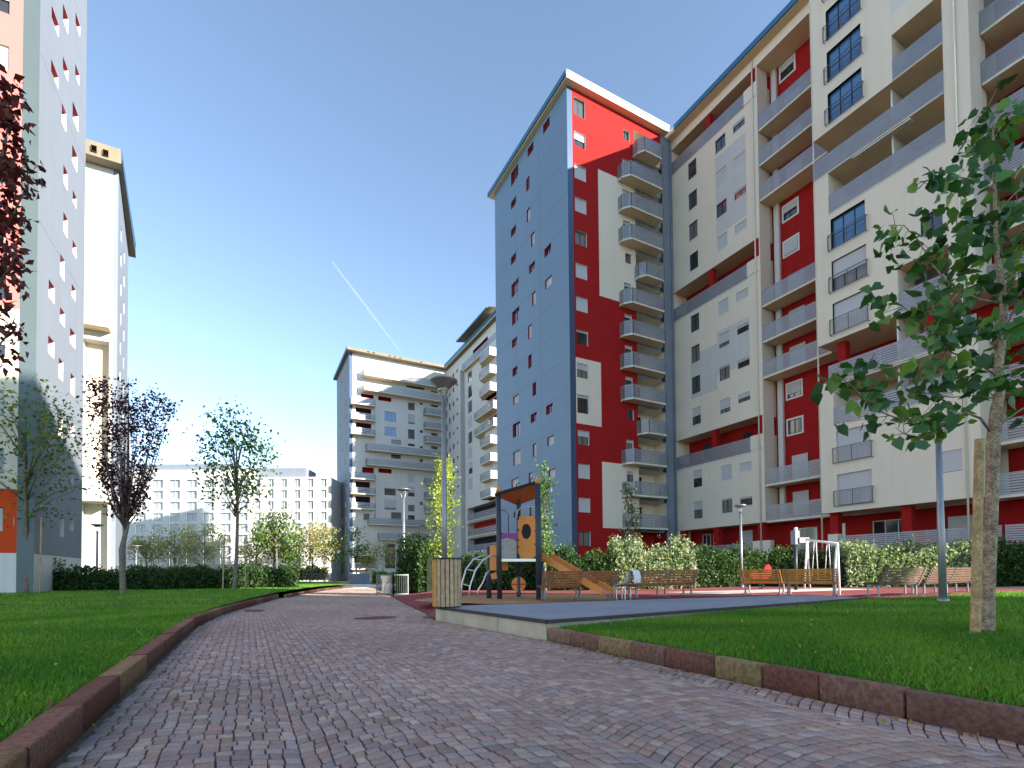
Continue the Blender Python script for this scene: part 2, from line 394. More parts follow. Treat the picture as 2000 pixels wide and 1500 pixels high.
# end wall with scattered openings (surveyed centres; w narrow / b big / n normal, s = shutter shut)
gw = [(1067, 245, 'n', 0), (1036, 292, 'n', 0), (1005, 342, 'b', 0), (1031, 359, 'w', 0), (1003, 396, 'n', 0), (1032, 419, 'w', 1), (1003, 451, 'n', 0),
      (1040.5, 467, 'w', 1), (1069.6, 489, 'n', 0), (1003, 505, 'n', 0), (1039, 522, 'n', 0), (1071, 551, 'n', 1), (1006, 562, 'b', 0), (1042.6, 583, 'w', 1),
      (1007, 617, 'b', 0), (1034.5, 648, 'w', 1), (1005, 669, 'n', 0), (1035, 706, 'w', 0), (1006, 725, 'n', 0), (1043.5, 760, 'w', 0), (1007.5, 780, 'n', 1),
      (1073, 799, 'n', 0), (1042.5, 815.6, 'n', 0), (1008.5, 839, 'b', 0), (1075.4, 860.6, 'n', 1), (1044, 879, 'w', 1), (1009.6, 894, 'b', 1), (1036, 936, 'w', 1), (1006, 948, 'b', 1), (1078, 925, 'n', 1)]
gh = []
for px, py, k, s in gw:
    y, z = on_x(px, py, 26.2); a, b = {'n': (.62, .45), 'b': (.85, .75), 'w': (.36, .68)}[k]
    a *= 1.0; gh.append((y - a, y + a, z - b, z + b, .3, 6)); wins.append(('g', y - a, y + a, z - b, z + b, s))
wall(wb, Tg, 38, 53.4, -.3, 46.6, gh, None, m=2)
for z in np.arange(5.4, 45, 3.12): wb.box((38.05, 0, z), (53.35, .005, z + .035), 8, Tg)
for y in (43.1, 48.2): wb.box((y, 0, 0), (y + .03, .0055, 46.55), 8, Tg)
wb.quad([(26.2, 53.4, -.3), (39.43, 53.4, -.3), (39.43, 53.4, 46.6), (26.2, 53.4, 46.6)], 2)
wb.quad([(39.43, 38, -.3), (39.43, 53.4, -.3), (39.43, 53.4, 46.6), (39.43, 38, 46.6)], 2)
wb.build('wall', MW, blk)
for q in wins:
    if q[0] == 'g': window(blk, Tg, q[1], q[2], q[3], q[4], -.24, q[5] * .97, fr='redrev', cols=1 if q[2] - q[1] < 1 else 2)
    else: window(blk, Tr, q[0], q[1], q[2], q[3], -.22, q[4])
for k in range(1, 14):
    z = SK(k)
    if k in NAR: path = [(34.15, 0), (34.15, .55), (34.6, 1.2), (36.9, 1.2), (36.9, 0)]
    else: path = [(32.15, 0), (32.15, .5), (32.75, 1.2), (36.9, 1.2), (36.9, 0)]
    balcony(blk, Tr, path, z)
    dd = MB(); dd.box((34.9, -1.69, z + .25), (36.1, -1.62, z + 2.5), 0, Tr); dd.build('balcony_door', M['inside'], blk)
    g = MB(); g.box((37.55, .003, z - .3), (37.98, .03, z + .12), 0, Tr); g.box((37.8, .003, z + .12), (37.98, .028, z + .75), 0, Tr); g.build('shade_patch', M['black'], blk)  # black boxes paint the shadowed opening beside each loggia
gr = MB(); P = [(32.3, 36.7), (39.3, 36.7)]; slats(gr, P, .9, 3.0, .14); gr.build('terrace_railing', M['rail'], blk)
r = MB()
r.box((25.75, 37.35, 46.6), (38.5, 54.1, 46.8), 0, None, 2); r.box((25.7, 37.3, 46.8), (38.49, 54.15, 47.15), 0)
r.box((25.6, 37.25, 46.7), (25.7, 54.2, 47.2), 1); r.box((25.7, 37.22, 47.15), (38.48, 54.2, 47.21), 0)
r.build('roof', [M['slabe'], M['roofb'], M['soffit']], blk)
dp = MB(); dp.tube([(39.1, 37.88, .3), (39.1, 37.88, 46.0)], .06, 8); dp.build('downpipe', M['greyl'], blk, True)

# ================================================================== long cream wing
XW = 39.43
Tw = lambda u, n, z: (XW - n, u, z)
wing = thing('apartment_building', 'long cream apartment building on the right with slatted balconies and red recesses', 'building', (45, 18, 0))
MC = [M['cream'], M['red'], M['soffit'], M['framew'], M['greypan'], M['slabe'], M['inside'], M['white']]
wm = MB()
def solid(mb, T, u0, u1, z0, z1, nf, nb, holes=(), colour=None, us=(), zs=()):
    wall(mb, T, u0, u1, z0, z1, holes, colour, us, zs, nf)
    mb.quad([T(u0, nf, z0), T(u1, nf, z0), T(u1, nb, z0), T(u0, nb, z0)], 2)
    mb.quad([T(u0, nf, z1), T(u1, nf, z1), T(u1, nb, z1), T(u0, nb, z1)], 0)
    for u in (u0, u1): mb.quad([T(u, nf, z0), T(u, nf, z1), T(u, nb, z1), T(u, nb, z0)], 0)
# core with the back walls of the recesses
NB = -1.9; YE = -1.0
def corecol(u, z):
    if u > 28.1: return 1
    if u > 22.15: return 1
    if u > 12.95: return 1 if (z < SK(1) or SK(4) < z < SK(6)) else 0
    return 1
wall(wm, Tw, YE, 38, -.3, 46.4, (), corecol, (12.95, 22.15, 28.1), (SK(1), SK(4), SK(6)), NB)
for a, b in (((41.33, YE), (51.5, YE)), ((51.5, YE), (51.5, 38)), ((51.5, 38), (39.4, 38))):
    wm.quad([(*a, -.3), (*b, -.3), (*b, 46.4), (*a, 46.4)], 0)
# section A
A = []
def wA(u, hw, zc, hh, s): A.append((u - hw, u + hw, zc - hh, zc + hh, s))
for k, s in {12: 0, 11: 0, 10: 0, 9: 0, 7: 0, 6: 0, 5: 0, 4: .5, 2: .5, 1: .5}.items(): wA(35.3, .55, SK(k) + 1.9, .85, s)
for k, s in {12: 0, 11: 1, 10: 0, 9: 1, 7: 1, 6: .7, 5: .1, 4: .7, 2: 1, 1: .1}.items(): wA(31.9, .58, SK(k) + 1.9, .66, s)
for k, s in {12: .2, 11: 1, 10: .2, 9: 1, 7: 1, 6: .25, 5: .25, 4: .5, 2: 1, 1: .2}.items(): wA(29.87, .62, SK(k) + 2.05, .38, s)
def colA(u, z):
    if 29.2 < u < 32.5 and SK(9) + 2.7 < z < SK(12) + .9: return 4
    if 32.7 < u < 35.9 and SK(5) + .6 < z < SK(6) + 1.9 or 29.2 < u <= 32.7 and SK(5) + 1.9 < z < SK(7) - .2: return 4
    return 0
for k0, k1 in ((1, 3), (4, 8), (9, 13)):
    z0, z1 = SK(k0), SK(k1)
    hs = [(a, b, c, d, .2, 3) for a, b, c, d, s in A if z0 < c < z1]
    solid(wm, Tw, 28.1, 38, z0, z1, 0, NB, hs, colA, (29.2, 32.5, 32.7, 35.9), (SK(9) + 2.7, SK(12) + .9, SK(5) + .6, SK(6) + 1.9, SK(5) + 1.9, SK(7) - .2))
for k in (3, 8, 13):
    z = SK(k)
    solid(wm, Tw, 28.1, 38, z, z + .25, -.06, NB)
    wm.box((28.1, -.4, z + .25), (29.33, 0, z + 1.5), 0, Tw); wm.box((28.1, NB, z + .25), (28.5, -.4, z + 1.5), 0, Tw)
    wm.box((28.12, -.5, z + 1.5), (28.62, -.03, SK(k + 1) if k < 13 else 45.5), 1, Tw)
    wm.box((33.1, -.6, z + .25), (33.6, -.12, SK(k + 1) if k < 13 else 45.5), 1, Tw)
solid(wm, Tw, YE, 38, 45.5, 46.4, .02, NB)
# section B return walls
wm.box((28.0, -1.4, SK(1)), (28.1, -.002, 45.5), 0, Tw); wm.box((27.35, NB, SK(1)), (27.8, NB + .25, 45.5), 3, Tw)
# section C
NC = 1.78; C0, C1 = 12.95, 22.15
Cw = []
for k, s in {1: .97, 2: .97, 5: .97, 6: .55, 7: 0, 10: 0, 11: 0, 12: 0, 13: 0}.items(): Cw.append((18.75, 21.05, SK(k) + .45, SK(k) + 2.7, s, k))
sw = [(13.85, 14.85, SK(1) + 1.7, SK(1) + 3.0, .97), (14.45, 15.6, SK(6) + 1.2, SK(6) + 2.5, 0)]
def fh(z0, z1, u0=C0, u1=C1):
    return [(q[0], q[1], q[2], q[3], .3, 0) for q in Cw if z0 < q[2] < z1 and q[0] > u0] + [(q[0], q[1], q[2], q[3], .2, 3) for q in sw if z0 < q[2] < z1 and u0 <= q[0] < u1]
colC = lambda u, z: 7 if (u < 16.9 and z > 37.9 and u > 14.2) else 0
def sC(u0, u1, z0, z1): solid(wm, Tw, u0, u1, z0, z1, NC, -.4, fh(z0, z1, u0, u1), colC, (14.2, 16.9), (37.9,))
sC(C0, C1, SK(1), SK(3))
sC(21.15, C1, SK(3), SK(4)); sC(C0, 14.2, SK(3), SK(4))
sC(16.9, C1, SK(5), SK(8)); sC(C0, 14.2, SK(5), SK(8)); sC(14.2, 16.9, SK(6), SK(8))
sC(21.15, C1, SK(8), SK(9)); sC(C0, 14.2, SK(8), SK(10))
sC(16.9, C1, SK(10), 46.4); sC(C0, 14.2, SK(10), 46.4); sC(14.2, 16.9, SK(11), 46.4)
for k in (3, 4, 5, 8, 9, 10): wm.box((C0 + .01, NB, SK(k) + .003), (C1 - .01, NC - .05, SK(k) + .24), 0, Tw, 2)
wm.box((20.6, .5, SK(4) + .24), (21.15, 1.1, SK(5)), 1, Tw); wm.box((15.2, .4, SK(4) + .24), (15.7, .9, SK(5)), 1, Tw)
wm.box((17.2, -1.8, SK(8) + .24), (17.3, 1.2, SK(10)), 3, Tw)      # partition of the paired loggias
wm.box((17.2, -1.8, SK(3) + .24), (17.3, 1.2, SK(5)), 3, Tw)
# ground floor columns, plinth
for u, n in ((37.4, -.3), (33.3, -.4), (28.5, -.3), (21.6, 1.0), (17.0, 1.0), (13.3, 1.0), (8.0, .2), (3.0, .2)):
    wm.box((u - .28, n - .28, 0), (u + .28, n + .28, SK(1) + .01), 1, Tw)
wm.box((YE, NB, -.3), (38, -.1, SK(0) - .4), 0, Tw); wm.box((C0, -.1, -.3), (C1, 1.3, SK(0) - .4), 0, Tw)
for k in range(1, 15): wm.box((YE, NB, SK(k) + .001), (12.94, .1, SK(k) + .26), 5, Tw, 2)
wm.build('wall', MC, wing)
for a, b, c, d, s in A: window(wing, Tw, a, b, c, d, -.15, s * .97, sill=.03)
for a, b, c, d, s, k in Cw:
    window(wing, Tw, a, b, c, d, NC - .24, s, g='glassb' if s < .5 else 'glass', cols=3); guard(wing, Tw, a - .12, b + .12, SK(k) + .4, SK(k) + 1.5, NC + .2)
for a, b, c, d, s in sw: window(wing, Tw, a, b, c, d, NC - .15, s)
for k, s in {13: .45, 9: .5, 8: .97, 4: .75, 3: 0}.items():
    z = SK(k) + 1.9; tr = MB()
    for e in ((25.65, z - .75, 25.8, z + .75), (27.0, z - .75, 27.15, z + .75), (25.8, z - .75, 27.0, z - .6), (25.8, z + .6, 27.0, z + .75)): tr.box((e[0], NB, e[1]), (e[2], NB + .06, e[3]), 0, Tw)
    f = window(wing, Tw, 25.8, 27.0, z - .6, z + .6, NB + .02, s); tr.build('trim', M['framew'], f)
for k in (12, 11, 10, 7, 6, 5, 2, 1):
    balcony(wing, Tw, [(22.2, -.08), (27.98, -.08)], SK(k), NB)
    window(wing, Tw, 25.3, 26.7, SK(k) + .3, SK(k) + 2.5, NB + .02, .9)
    l = MB(); l.lathe([(.0, -.05), (.09, -.05), (.09, .05), (0, .05)], (XW - NB - .1, 23.6, SK(k) + 2.3), 10); l.build('wall_lamp', M['whitep'], wing)
for k in (3, 8, 13):
    balcony(wing, Tw, [(29.36, -.03), (37.98, -.03)], SK(k) + .02, -.2, slabw=False, pitch=.14)
    for u in (35.6, 31.0): window(wing, Tw, u - .45, u + .45, SK(k) + .3, SK(k) + 2.5, NB + .03, 0)
balcony(wing, Tw, [(14.22, NC - .02), (21.13, NC - .02)], SK(3) + .02, NC - .3, slabw=False)
balcony(wing, Tw, [(13.0, NC), (21.4, NC)], SK(4), NC - .3, slabw=False)
balcony(wing, Tw, [(14.22, NC - .02), (16.88, NC - .02)], SK(5) + .02, NC - .3, slabw=False)
balcony(wing, Tw, [(14.22, NC - .02), (21.13, NC - .02)], SK(8) + .02, NC - .3, slabw=False)
balcony(wing, Tw, [(14.22, NC), (22.2, NC)], SK(9), NC - .3, slabw=False, rail=1.4)
balcony(wing, Tw, [(14.22, NC - .02), (16.88, NC - .02)], SK(10) + .02, NC - .3, slabw=False)
for k, us in ((3, (15.5, 19.5)), (4, (16, 19.3)), (5, (15.4,)), (8, (15.8, 19.4)), (9, (15.8, 19.4)), (10, (15.5,))):
    for u in us: window(wing, Tw, u - .8, u + .8, SK(k) + .3, SK(k) + 2.5, NB + .03, 0)
# awning rails under two loggia ceilings
for k, a, b in ((4, 14.3, 21.1), (9, 16.0, 19.5)):
    aw = MB()
    for i in range(3): aw.box((a, NC - .12 - .16 * i, SK(k) - .12), (b, NC - .04 - .16 * i, SK(k) - .03), 0, Tw)
    aw.build('awning', M['slabe'], wing)
for k in range(1, 15):
    balcony(wing, Tw, [(12.9, .33), (YE + .1, .33)], SK(k), .1)
    for u in (10.6, 6.5, 1.0): window(wing, Tw, u - .9, u + .9, SK(k) + .3, SK(k) + 2.5, NB + .03, random.choice((0, .3, .9)))
# ground floor fronts
for (a, b, n) in ((29.4, 37.9, .0), (12.2, 21.0, NC), (YE + .1, 12.0, NC)):
    g = MB(); g.box((a, n - .12, 0), (b, n, SK(0) + .1), 1, Tw); slats(g, [Tw(a, n, 0), Tw(b, n, 0)], SK(0) + .1, SK(0) + 1.4, .135)
    k = int((b - a) / 1.5)
    for i in range(k + 1): q = Tw(a + (b - a) * i / k, n - .05, 0); g.bar((q[0], q[1], 1.5), (q[0], q[1], SK(0) + 1.4), .05, .05)
    g.build('terrace_railing', [M['rail'], M['cream']], wing)
for e in ((21.05, NC - .5, 21.75, NC + .02), (27.6, -.5, 29.3, .02)): g = MB(); g.box((e[0], e[1], 0), (e[2], e[3], SK(0) + 1.55), 0, Tw); g.build('gate_pier', M['cream'], wing)
for u_, n_ in ((22.35, NC - .3), (13.6, NC + .08), (28.4, .08)): g = MB(); g.tube([Tw(u_, n_, .3), Tw(u_, n_, 46.3)], .055, 8); g.build('downpipe', M['slabe'], wing, True)
for u, w_, z1, s in ((35.9, .5, 4.9, 0), (34.6, .45, 4.9, .9), (31.2, .55, 4.9, .9), (29.6, .4, 4.8, 0), (25.7, 1.0, 4.7, 0), (23.0, .5, 4.8, 0), (19.3, 1.25, 4.75, 0), (14.9, 1.1, 4.6, .97), (9.5, 1.1, 4.7, 0)):
    window(wing, Tw, u - w_, u + w_, SK(0) + .35, z1, NB + .03, s, g='glass', fr='framew')
r = MB()
r.box((XW - .75, YE - .5, 46.4), (52, 37.97, 46.55), 0, None, 1); r.box((XW - .8, YE - .55, 46.55), (52.1, 37.97, 46.85), 0); r.box((XW - .9, YE - .6, 46.45), (XW - .8, 36.8, 46.95), 2)
r.build('roof', [M['slabe'], M['soffit'], M['roofb']], wing)

# unseen block, added behind the camera to shade the path
b2 = thing('apartment_building', 'unseen cream apartment block added behind the camera to shade the path, flat roofed', 'building', (45, -70, 0))
q = MB(); hs = []
for k in range(1, 14):
    for u in np.arange(-97, -43, 4.0): hs.append((float(u), float(u) + 1.3, SK(k) + 1.1, SK(k) + 2.5, .25, 1, 2))
wall(q, Tw, -100, -42, -.3, 46.4, hs)
for a, b in (((XW, -42), (51.5, -42)), ((51.5, -42), (51.5, -100)), ((51.5, -100), (XW, -100))): q.quad([(*a, -.3), (*b, -.3), (*b, 46.4), (*a, 46.4)], 0)
q.build('wall', [M['cream'], M['framew'], M['glass']], b2)
q = MB(); q.box((38.7, -101, 46.4), (52.2, -41.4, 47), 0); q.build('roof', M['slabe'], b2)


# ================================================================== tower on the left
XL = -10.25; YL = 36.0
Tl = lambda u, n, z: (XL + n, u, z)
Tlo = lambda u, n, z: (u, YL - n, z)
tw = thing('apartment_tower', 'tall tower on the left with a pale grey slit-windowed side and an orange face', 'tower', (-16, 40, 0))
m = MB(); hs = []
for px, py, a, b in ((108, 42, .62, .36), (128, 37, .5, .5), (152, 48, .5, .36), (107, 145, .62, .36), (128, 135, .5, .36), (151, 146, .45, .36), (125, 230, .42, .6), (147.5, 228, .62, .55),
                  (146, 310, .55, .55), (128, 347, .42, .55), (146, 390, .42, .36), (128, 440, .42, .6), (145.5, 487, .42, .4), (122, 523, .42, .65), (101, 570, .5, .5), (144, 572, .42, .4),
                  (122, 620, .45, .45), (142, 661, .55, .5), (100, 678, .5, .5), (119, 722, .4, .6), (142, 752, .45, .65), (142, 840, .4, .4), (139.5, 935, .4, .4), (140, 1025, .4, .4), (118, 835, .4, .6), (121, 1030, .4, .6)):
    y, z = on_x(px, py, XL); hs.append((y - a, y + a, z - b, z + b, .32, (9, 5), 5))  # jambs painted white to stand for sunlit red reveals
wall(m, Tl, YL, 44.8, -.3, 47.4, hs, lambda u, z: 0 if z > 2.45 else 4, (), (2.45,))
for z in (2.42, 11.5, 20.8, 30.2, 39.5): m.box((YL + .05, 0, z), (44.75, .005, z + .035), 7, Tl)
owin = []
for k in range(12):
    z = 3.55 + 3.12 * k; owin.append((-12.9, -11.5, z, z + 1.35, (.0, 0, .97, .5, 0, .97, .6, .4, .97, .4, .5, 0)[k])); owin.append((-16.4, -15.0, z, z + 1.35, (.5, 0, .97)[k % 3]))
def colo(u, z):  # orange-red low down paints the shaded wall, paler bands above the sunlit part
    if u > -10.95: return 8
    if z < 2.45: return 4
    if z < 5.85: return 2
    if z < 15.6: return 1
    return 3
wall(m, Tlo, -28, XL, -.3, 47.4, [(a, b, c, d, .25, 4) for a, b, c, d, s in owin], colo, (-10.95,), (2.45, 5.85, 15.6))
for z in (5.83, 15.6, 24.6, 33.9): m.box((-28, 0, z), (-10.95, .005, z + .04), 7, Tlo)
m.quad([(XL, 44.8, -.3), (-28, 44.8, -.3), (-28, 44.8, 47.4), (XL, 44.8, 47.4)], 0); m.quad([(-28, YL, -.3), (-28, 44.8, -.3), (-28, 44.8, 47.4), (-28, YL, 47.4)], 0)
m.build('wall', [M['greyl'], M['cream'], M['orangered'], M['salmon'], M['white'], M['redrev'], M['inside'], M['joint'], M['strip'], M['framew']], tw)
for a, b, c, d, s in owin: window(tw, Tlo, a, b, c, d, -.2, s)
m = MB(); m.box((-28.7, YL - .8, 47.4), (XL + .8, 45.5, 48), 0); m.build('roof', M['slabe'], tw)

# second block on the left, its side wall turned a little
b3 = thing('apartment_building', 'white apartment block beyond the grey left tower, with a tan roof slab', 'building', (-20, 75, 0))
Tb = lambda u, n, z: (u, 69 - n, z)
e0, e1 = Vector((-12.9, 69, 0)), Vector((-14.9, 86, 0)); ed = (e1 - e0).normalized(); en = Vector((ed.y, -ed.x, 0))
Ts = lambda u, n, z: (e0.x + ed.x * u + en.x * n, e0.y + ed.y * u + en.y * n, z)
m = MB()
wall(m, Tb, -32, -12.9, -.3, 46.4, [(-15.9, -13.6, 12, 27, 1.3, 3, 1), (-15.9, -13.6, 1.4, 9.2, 1.3, 3, 3)], lambda u, z: 2 if u > -13.35 else 0, (-13.35,))
sh = []
for z in (10, 13.5, 17, 20.5, 24, 27.5, 31, 34.5, 38, 41):
    for u in (4.5, 9.5): sh.append((u - .5, u + .5, z, z + 1.5, .3, 0, 4))
wall(m, Ts, 0, 17.1, -.3, 46.4, sh, m=2)
m.quad([(-14.9, 86, -.3), (-32, 86, -.3), (-32, 86, 46.4), (-14.9, 86, 46.4)], 1)
for a, b in ((28, 30.2), (9.2, 11.2)):
    m.box((-20, -.2, a), (-13.4, 1.5, b), 0, Tb, 5)
m.build('wall', [M['white'], M['cream'], M['greyl'], M['greypan'], M['inside'], M['soffit']], b3)
m = MB()
wall(m, lambda u, n, z: (u, 67.6 + n, z), -33, -12.4, 46.4, 48, [(-16.2, -15.7, 46.9, 47.5, .2, 0), (-15.0, -14.5, 46.8, 47.4, .2, 0), (-14.0, -13.5, 46.7, 47.3, .2, 0)])
m.quad([(-33, 67.6, 46.4), (-12.4, 67.6, 46.4), (-14.2, 87, 46.4), (-33, 87, 46.4)], 0); m.quad([(-33, 67.6, 48), (-12.4, 67.6, 48), (-14.2, 87, 48), (-33, 87, 48)], 0)
m.bar((-12.4, 67.6, 47.4), (-14.3, 87, 47.4), .1, 1.1, 1); m.build('roof', [M['soffitd'], M['roofb']], b3)

# ================================================================== far block at the end of the path
YF = 107.7
Tf = lambda u, n, z: (u, YF - n, z)
far = thing('apartment_building', 'distant white and grey apartment block at the end of the path, with long wrapping balconies', 'building', (29, 115, 0))
m = MB(); hs = []; fw = []
def fz(px, py): return on_y(px, py, YF)
def addw(px0, py0, px1, py1, s=0, g='glass'):
    a, z1 = fz(px0, py0); b, z0 = fz(px1, py1); hs.append((a, b, z0, z1, .3, 3)); fw.append((a, b, z0, z1, s, g))
for x0, y0, x1, y1, s, g in ((751, 803, 773, 825, 0, 'glassb'), (751, 832, 773, 853, .1, 'glassb'), (751, 952, 773, 968, .1, 'glass'), (751, 975, 774, 996, .8, 'glass'),
        (797, 784, 810, 802, .1, 'glass'), (797, 809, 810, 829, .8, 'glass'), (797, 838, 810, 858, 0, 'glass'), (797, 866, 810, 872, 0, 'glass'), (797, 925, 810, 942, .97, 'glass'), (797, 950, 810, 970, .6, 'glass'), (797, 985, 810, 999, .1, 'glass'), (797, 1006, 810, 1016, 0, 'glass'),
        (820, 786, 826, 791, 0, 'glass'), (820, 840, 826, 846, 0, 'glass'), (820, 871, 826, 876, 0, 'glass'), (820, 896, 826, 903, 0, 'glass'), (820, 980, 826, 987, 0, 'glass'),
        (764, 858, 783, 869, 0, 'glass'), (764, 887, 783, 897, 0, 'glass'), (764, 1000, 784, 1016, 0, 'glass'), (710, 1003, 722, 1016, 0, 'glass'), (731, 1003, 739, 1012, 0, 'glass'),
        (842, 763, 855, 768, 0, 'glass'), (842, 790, 855, 796, 0, 'glass'), (842, 845, 855, 852, 0, 'glass'), (842, 871, 855, 878, 0, 'glass'), (794, 752, 829, 762, 0, 'glass'), (752, 1062, 772, 1110, 0, 'glass'), (800, 1068, 812, 1090, 0, 'glass')):
    addw(x0, y0, x1, y1, s, g)
for k, a, b, c_ in ((11, 21.0, 23.6, 2.0), (10, 19.9, 23.1, .3), (9, 19.9, 23.1, .3), (11, 24.6, 27.4, 1.9), (6, 21.2, 23.6, 1.5), (5, 19.8, 22.8, .3), (4, 19.8, 22.8, .3), (6, 24.6, 27.4, 1.9), (0, 19.5, 23.6, .3)):
    hs.append((a, b, SK(k) + c_, SK(k) + 2.8, 1.2, 4, 5 if c_ < 1 else 4))
wall(m, Tf, 18.65, 41, -.3, 47.6, hs, lambda u, z: 2 if u < 19.25 else (0 if u > 19.25 else 1), (19.25,))
sh = []
for k in range(1, 14):
    for u in (111.5 + (k * 37 % 5) * .35, 119 - (k * 23 % 5) * .4): sh.append((u - .55, u + .55, SK(k) + .9, SK(k) + 2.2, .3, 3, 5))
wall(m, lambda u, n, z: (18.65 - n, u, z), YF, 124.5, -.3, 47.6, sh, m=1)
m.quad([(18.65, 124.5, -.3), (41, 124.5, -.3), (41, 124.5, 47.6), (18.65, 124.5, 47.6)], 1); m.quad([(41, YF, -.3), (41, 124.5, -.3), (41, 124.5, 47.6), (41, YF, 47.6)], 1)
m.box((23.9, 0, 5), (24.5, .25, 37.5), 0, Tf)
m.build('wall', [M['white'], M['greyl'], M['navy'], M['framew'], M['red'], M['inside']], far)
for a, b, c, d, s, g in fw: window(far, Tf, a, b, c, d, -.2, s, g=g, bars=False)
def fbal(k, a, b, n=1.4, **kw): balcony(far, Tf, [(a, 0), (a, n), (b, n), (b, 0)], SK(k), pitch=.33, **kw)
for k, a, b, n in ((13, 21.3, 39.6, 1.8), (12, 21.3, 39.6, 1.8), (11, 18.75, 23.6, 1.5), (10, 18.75, 23.6, 1.4), (9, 18.75, 23.6, 1.4), (8, 21.9, 39.6, 1.5), (7, 21.9, 39.6, 1.5),
                   (6, 18.75, 23.6, 1.4), (5, 18.75, 23.6, 1.4), (4, 18.75, 23.6, 1.4), (3, 22.2, 39.6, 1.4), (2, 24.3, 39.6, 1.4), (0, 18.75, 23.6, 1.4)): fbal(k, a, b, n)
for k in (11, 10, 9, 6, 5, 4): fbal(k, 34.6, 39.6, 1.4)
m = MB(); m.box((18.0, YF - 1.4, 47.6), (41.5, 125, 48.15), 0); m.box((17.9, YF - 1.5, 47.65), (18.0, 125, 48.25), 1)
for px in (22.0, 23.1, 26.5, 27.6, 28.8, 33.5): m.box((px, YF - 1.41, 47.75), (px + .5, YF - 1.403, 47.98), 2)
m.build('roof', [M['soffitd'], M['roofb'], M['inside']], far)

# mid wing joining it, seen between the far block and the blue-grey block
XM = 39.74
Tm = lambda u, n, z: (XM - n, u, z)
mid = thing('apartment_building', 'white wing between the far block and the blue-grey end wall, with a tilted roof canopy', 'building', (45, 92, 0))
m = MB(); hs = []; mw = []
for k in range(4, 14):
    for u, a, z0, z1 in ((104.8, .5, 1, 2.5), (102.5, .45, 1.2, 2.3), (100.2, .4, 1.7, 2.3)):
        hs.append((u - a, u + a, SK(k) + z0, SK(k) + z1, .2, 2)); mw.append((u - a, u + a, SK(k) + z0, SK(k) + z1, random.choice((0, 0, .5))))
for k, s in {12: .1, 11: 0, 10: 0, 9: .97, 8: .0, 7: .97, 6: .5, 5: .97}.items():
    hs.append((92.2, 94.2, SK(k) + .3, SK(k) + 2.6, .2, 2)); mw.append((92.2, 94.2, SK(k) + .3, SK(k) + 2.6, s))
    if k % 2 == 0: hs.append((86.6, 87.5, SK(k) + .8, SK(k) + 2.3, .2, 2)); mw.append((86.6, 87.5, SK(k) + .8, SK(k) + 2.3, 0))
wall(m, Tm, 79, YF, -.3, 47.0, hs + [(96.0, 98.4, 5, 44, 1.0, 1, 1), (84.5, 91.5, SK(13) + .3, SK(13) + 2.9, 1.5, 3, 3), (79.4, 95, SK(0) + .4, SK(0) + 2.7, 1.5, 0, 4), (79.4, 95, SK(1) + .4, SK(1) + 2.8, 1.5, 0, 4), (79.4, 95, SK(2) + .4, SK(2) + 2.8, 1.5, 0, 3), (79.4, 95, SK(3) + .4, SK(3) + 2.8, 1.5, 0, 4),
    (79.4, 84.3, SK(9) + .3, SK(9) + 2.8, 1.4, 5, 5), (79.4, 84.3, SK(8) + .3, SK(8) + 2.8, 1.4, 5, 5)])
m.quad([(XM, 79, -.3), (52, 79, -.3), (52, 79, 47), (XM, 79, 47)], 0); m.quad([(52, 79, -.3), (52, YF, -.3), (52, YF, 47), (52, 79, 47)], 0)
m.box((79.02, 0, SK(4)), (84.2, .9, SK(8)), 0, Tm); m.box((79.02, 0, SK(10)), (84.2, .9, SK(13)), 0, Tm)
m.build('wall', [M['white'], M['greypan'], M['framew'], M['red'], M['inside'], M['orangered']], mid)
for a, b, c, d, s in mw: window(mid, Tm, a, b, c, d, -.15, s, bars=False)
for k in (0, 1, 2, 3): balcony(mid, Tm, [(93.8, 0), (93.8, .4), (79.1, .4), (79.1, 0)], SK(k), pitch=.33)
for k in (4, 5, 6, 7, 10, 11, 12): balcony(mid, Tm, [(84.5, .9), (83.5, 2.2), (79.1, 2.2), (79.1, .9)], SK(k), pitch=.33)
for k in (8, 9): balcony(mid, Tm, [(88.5, 0), (87.5, 1.6), (79.1, 1.6), (79.1, 0)], SK(k), pitch=.33)
balcony(mid, Tm, [(95.5, 0), (95.5, .7), (79.1, .7), (79.1, 0)], SK(13), pitch=.33)
m = MB(); m.box((XM - .9, 78.5, 47.0), (52, YF - 2.2, 47.8), 0, None, 2); m.box((XM - 1.0, 78.5, 47.2), (XM - .9, YF - 2.2, 47.9), 1)
m.quad([(XM - 2.2, 95, 48.4), (XM - 2.2, 80, 48.4), (XM + 5, 80, 49.6), (XM + 5, 95, 49.6)], 2); m.quad([(XM - 2.2, 95, 48.65), (XM - 2.2, 80, 48.65), (XM + 5, 80, 49.85), (XM + 5, 95, 49.85)], 0)
m.bar((XM - 2.2, 95, 48.52), (XM - 2.2, 80, 48.52), .08, .3, 1); m.box((XM - .2, 82, 47.8), (XM + 5, 94, 48.72), 0)
m.build('roof', [M['slabe'], M['roofb'], M['soffitd']], mid)

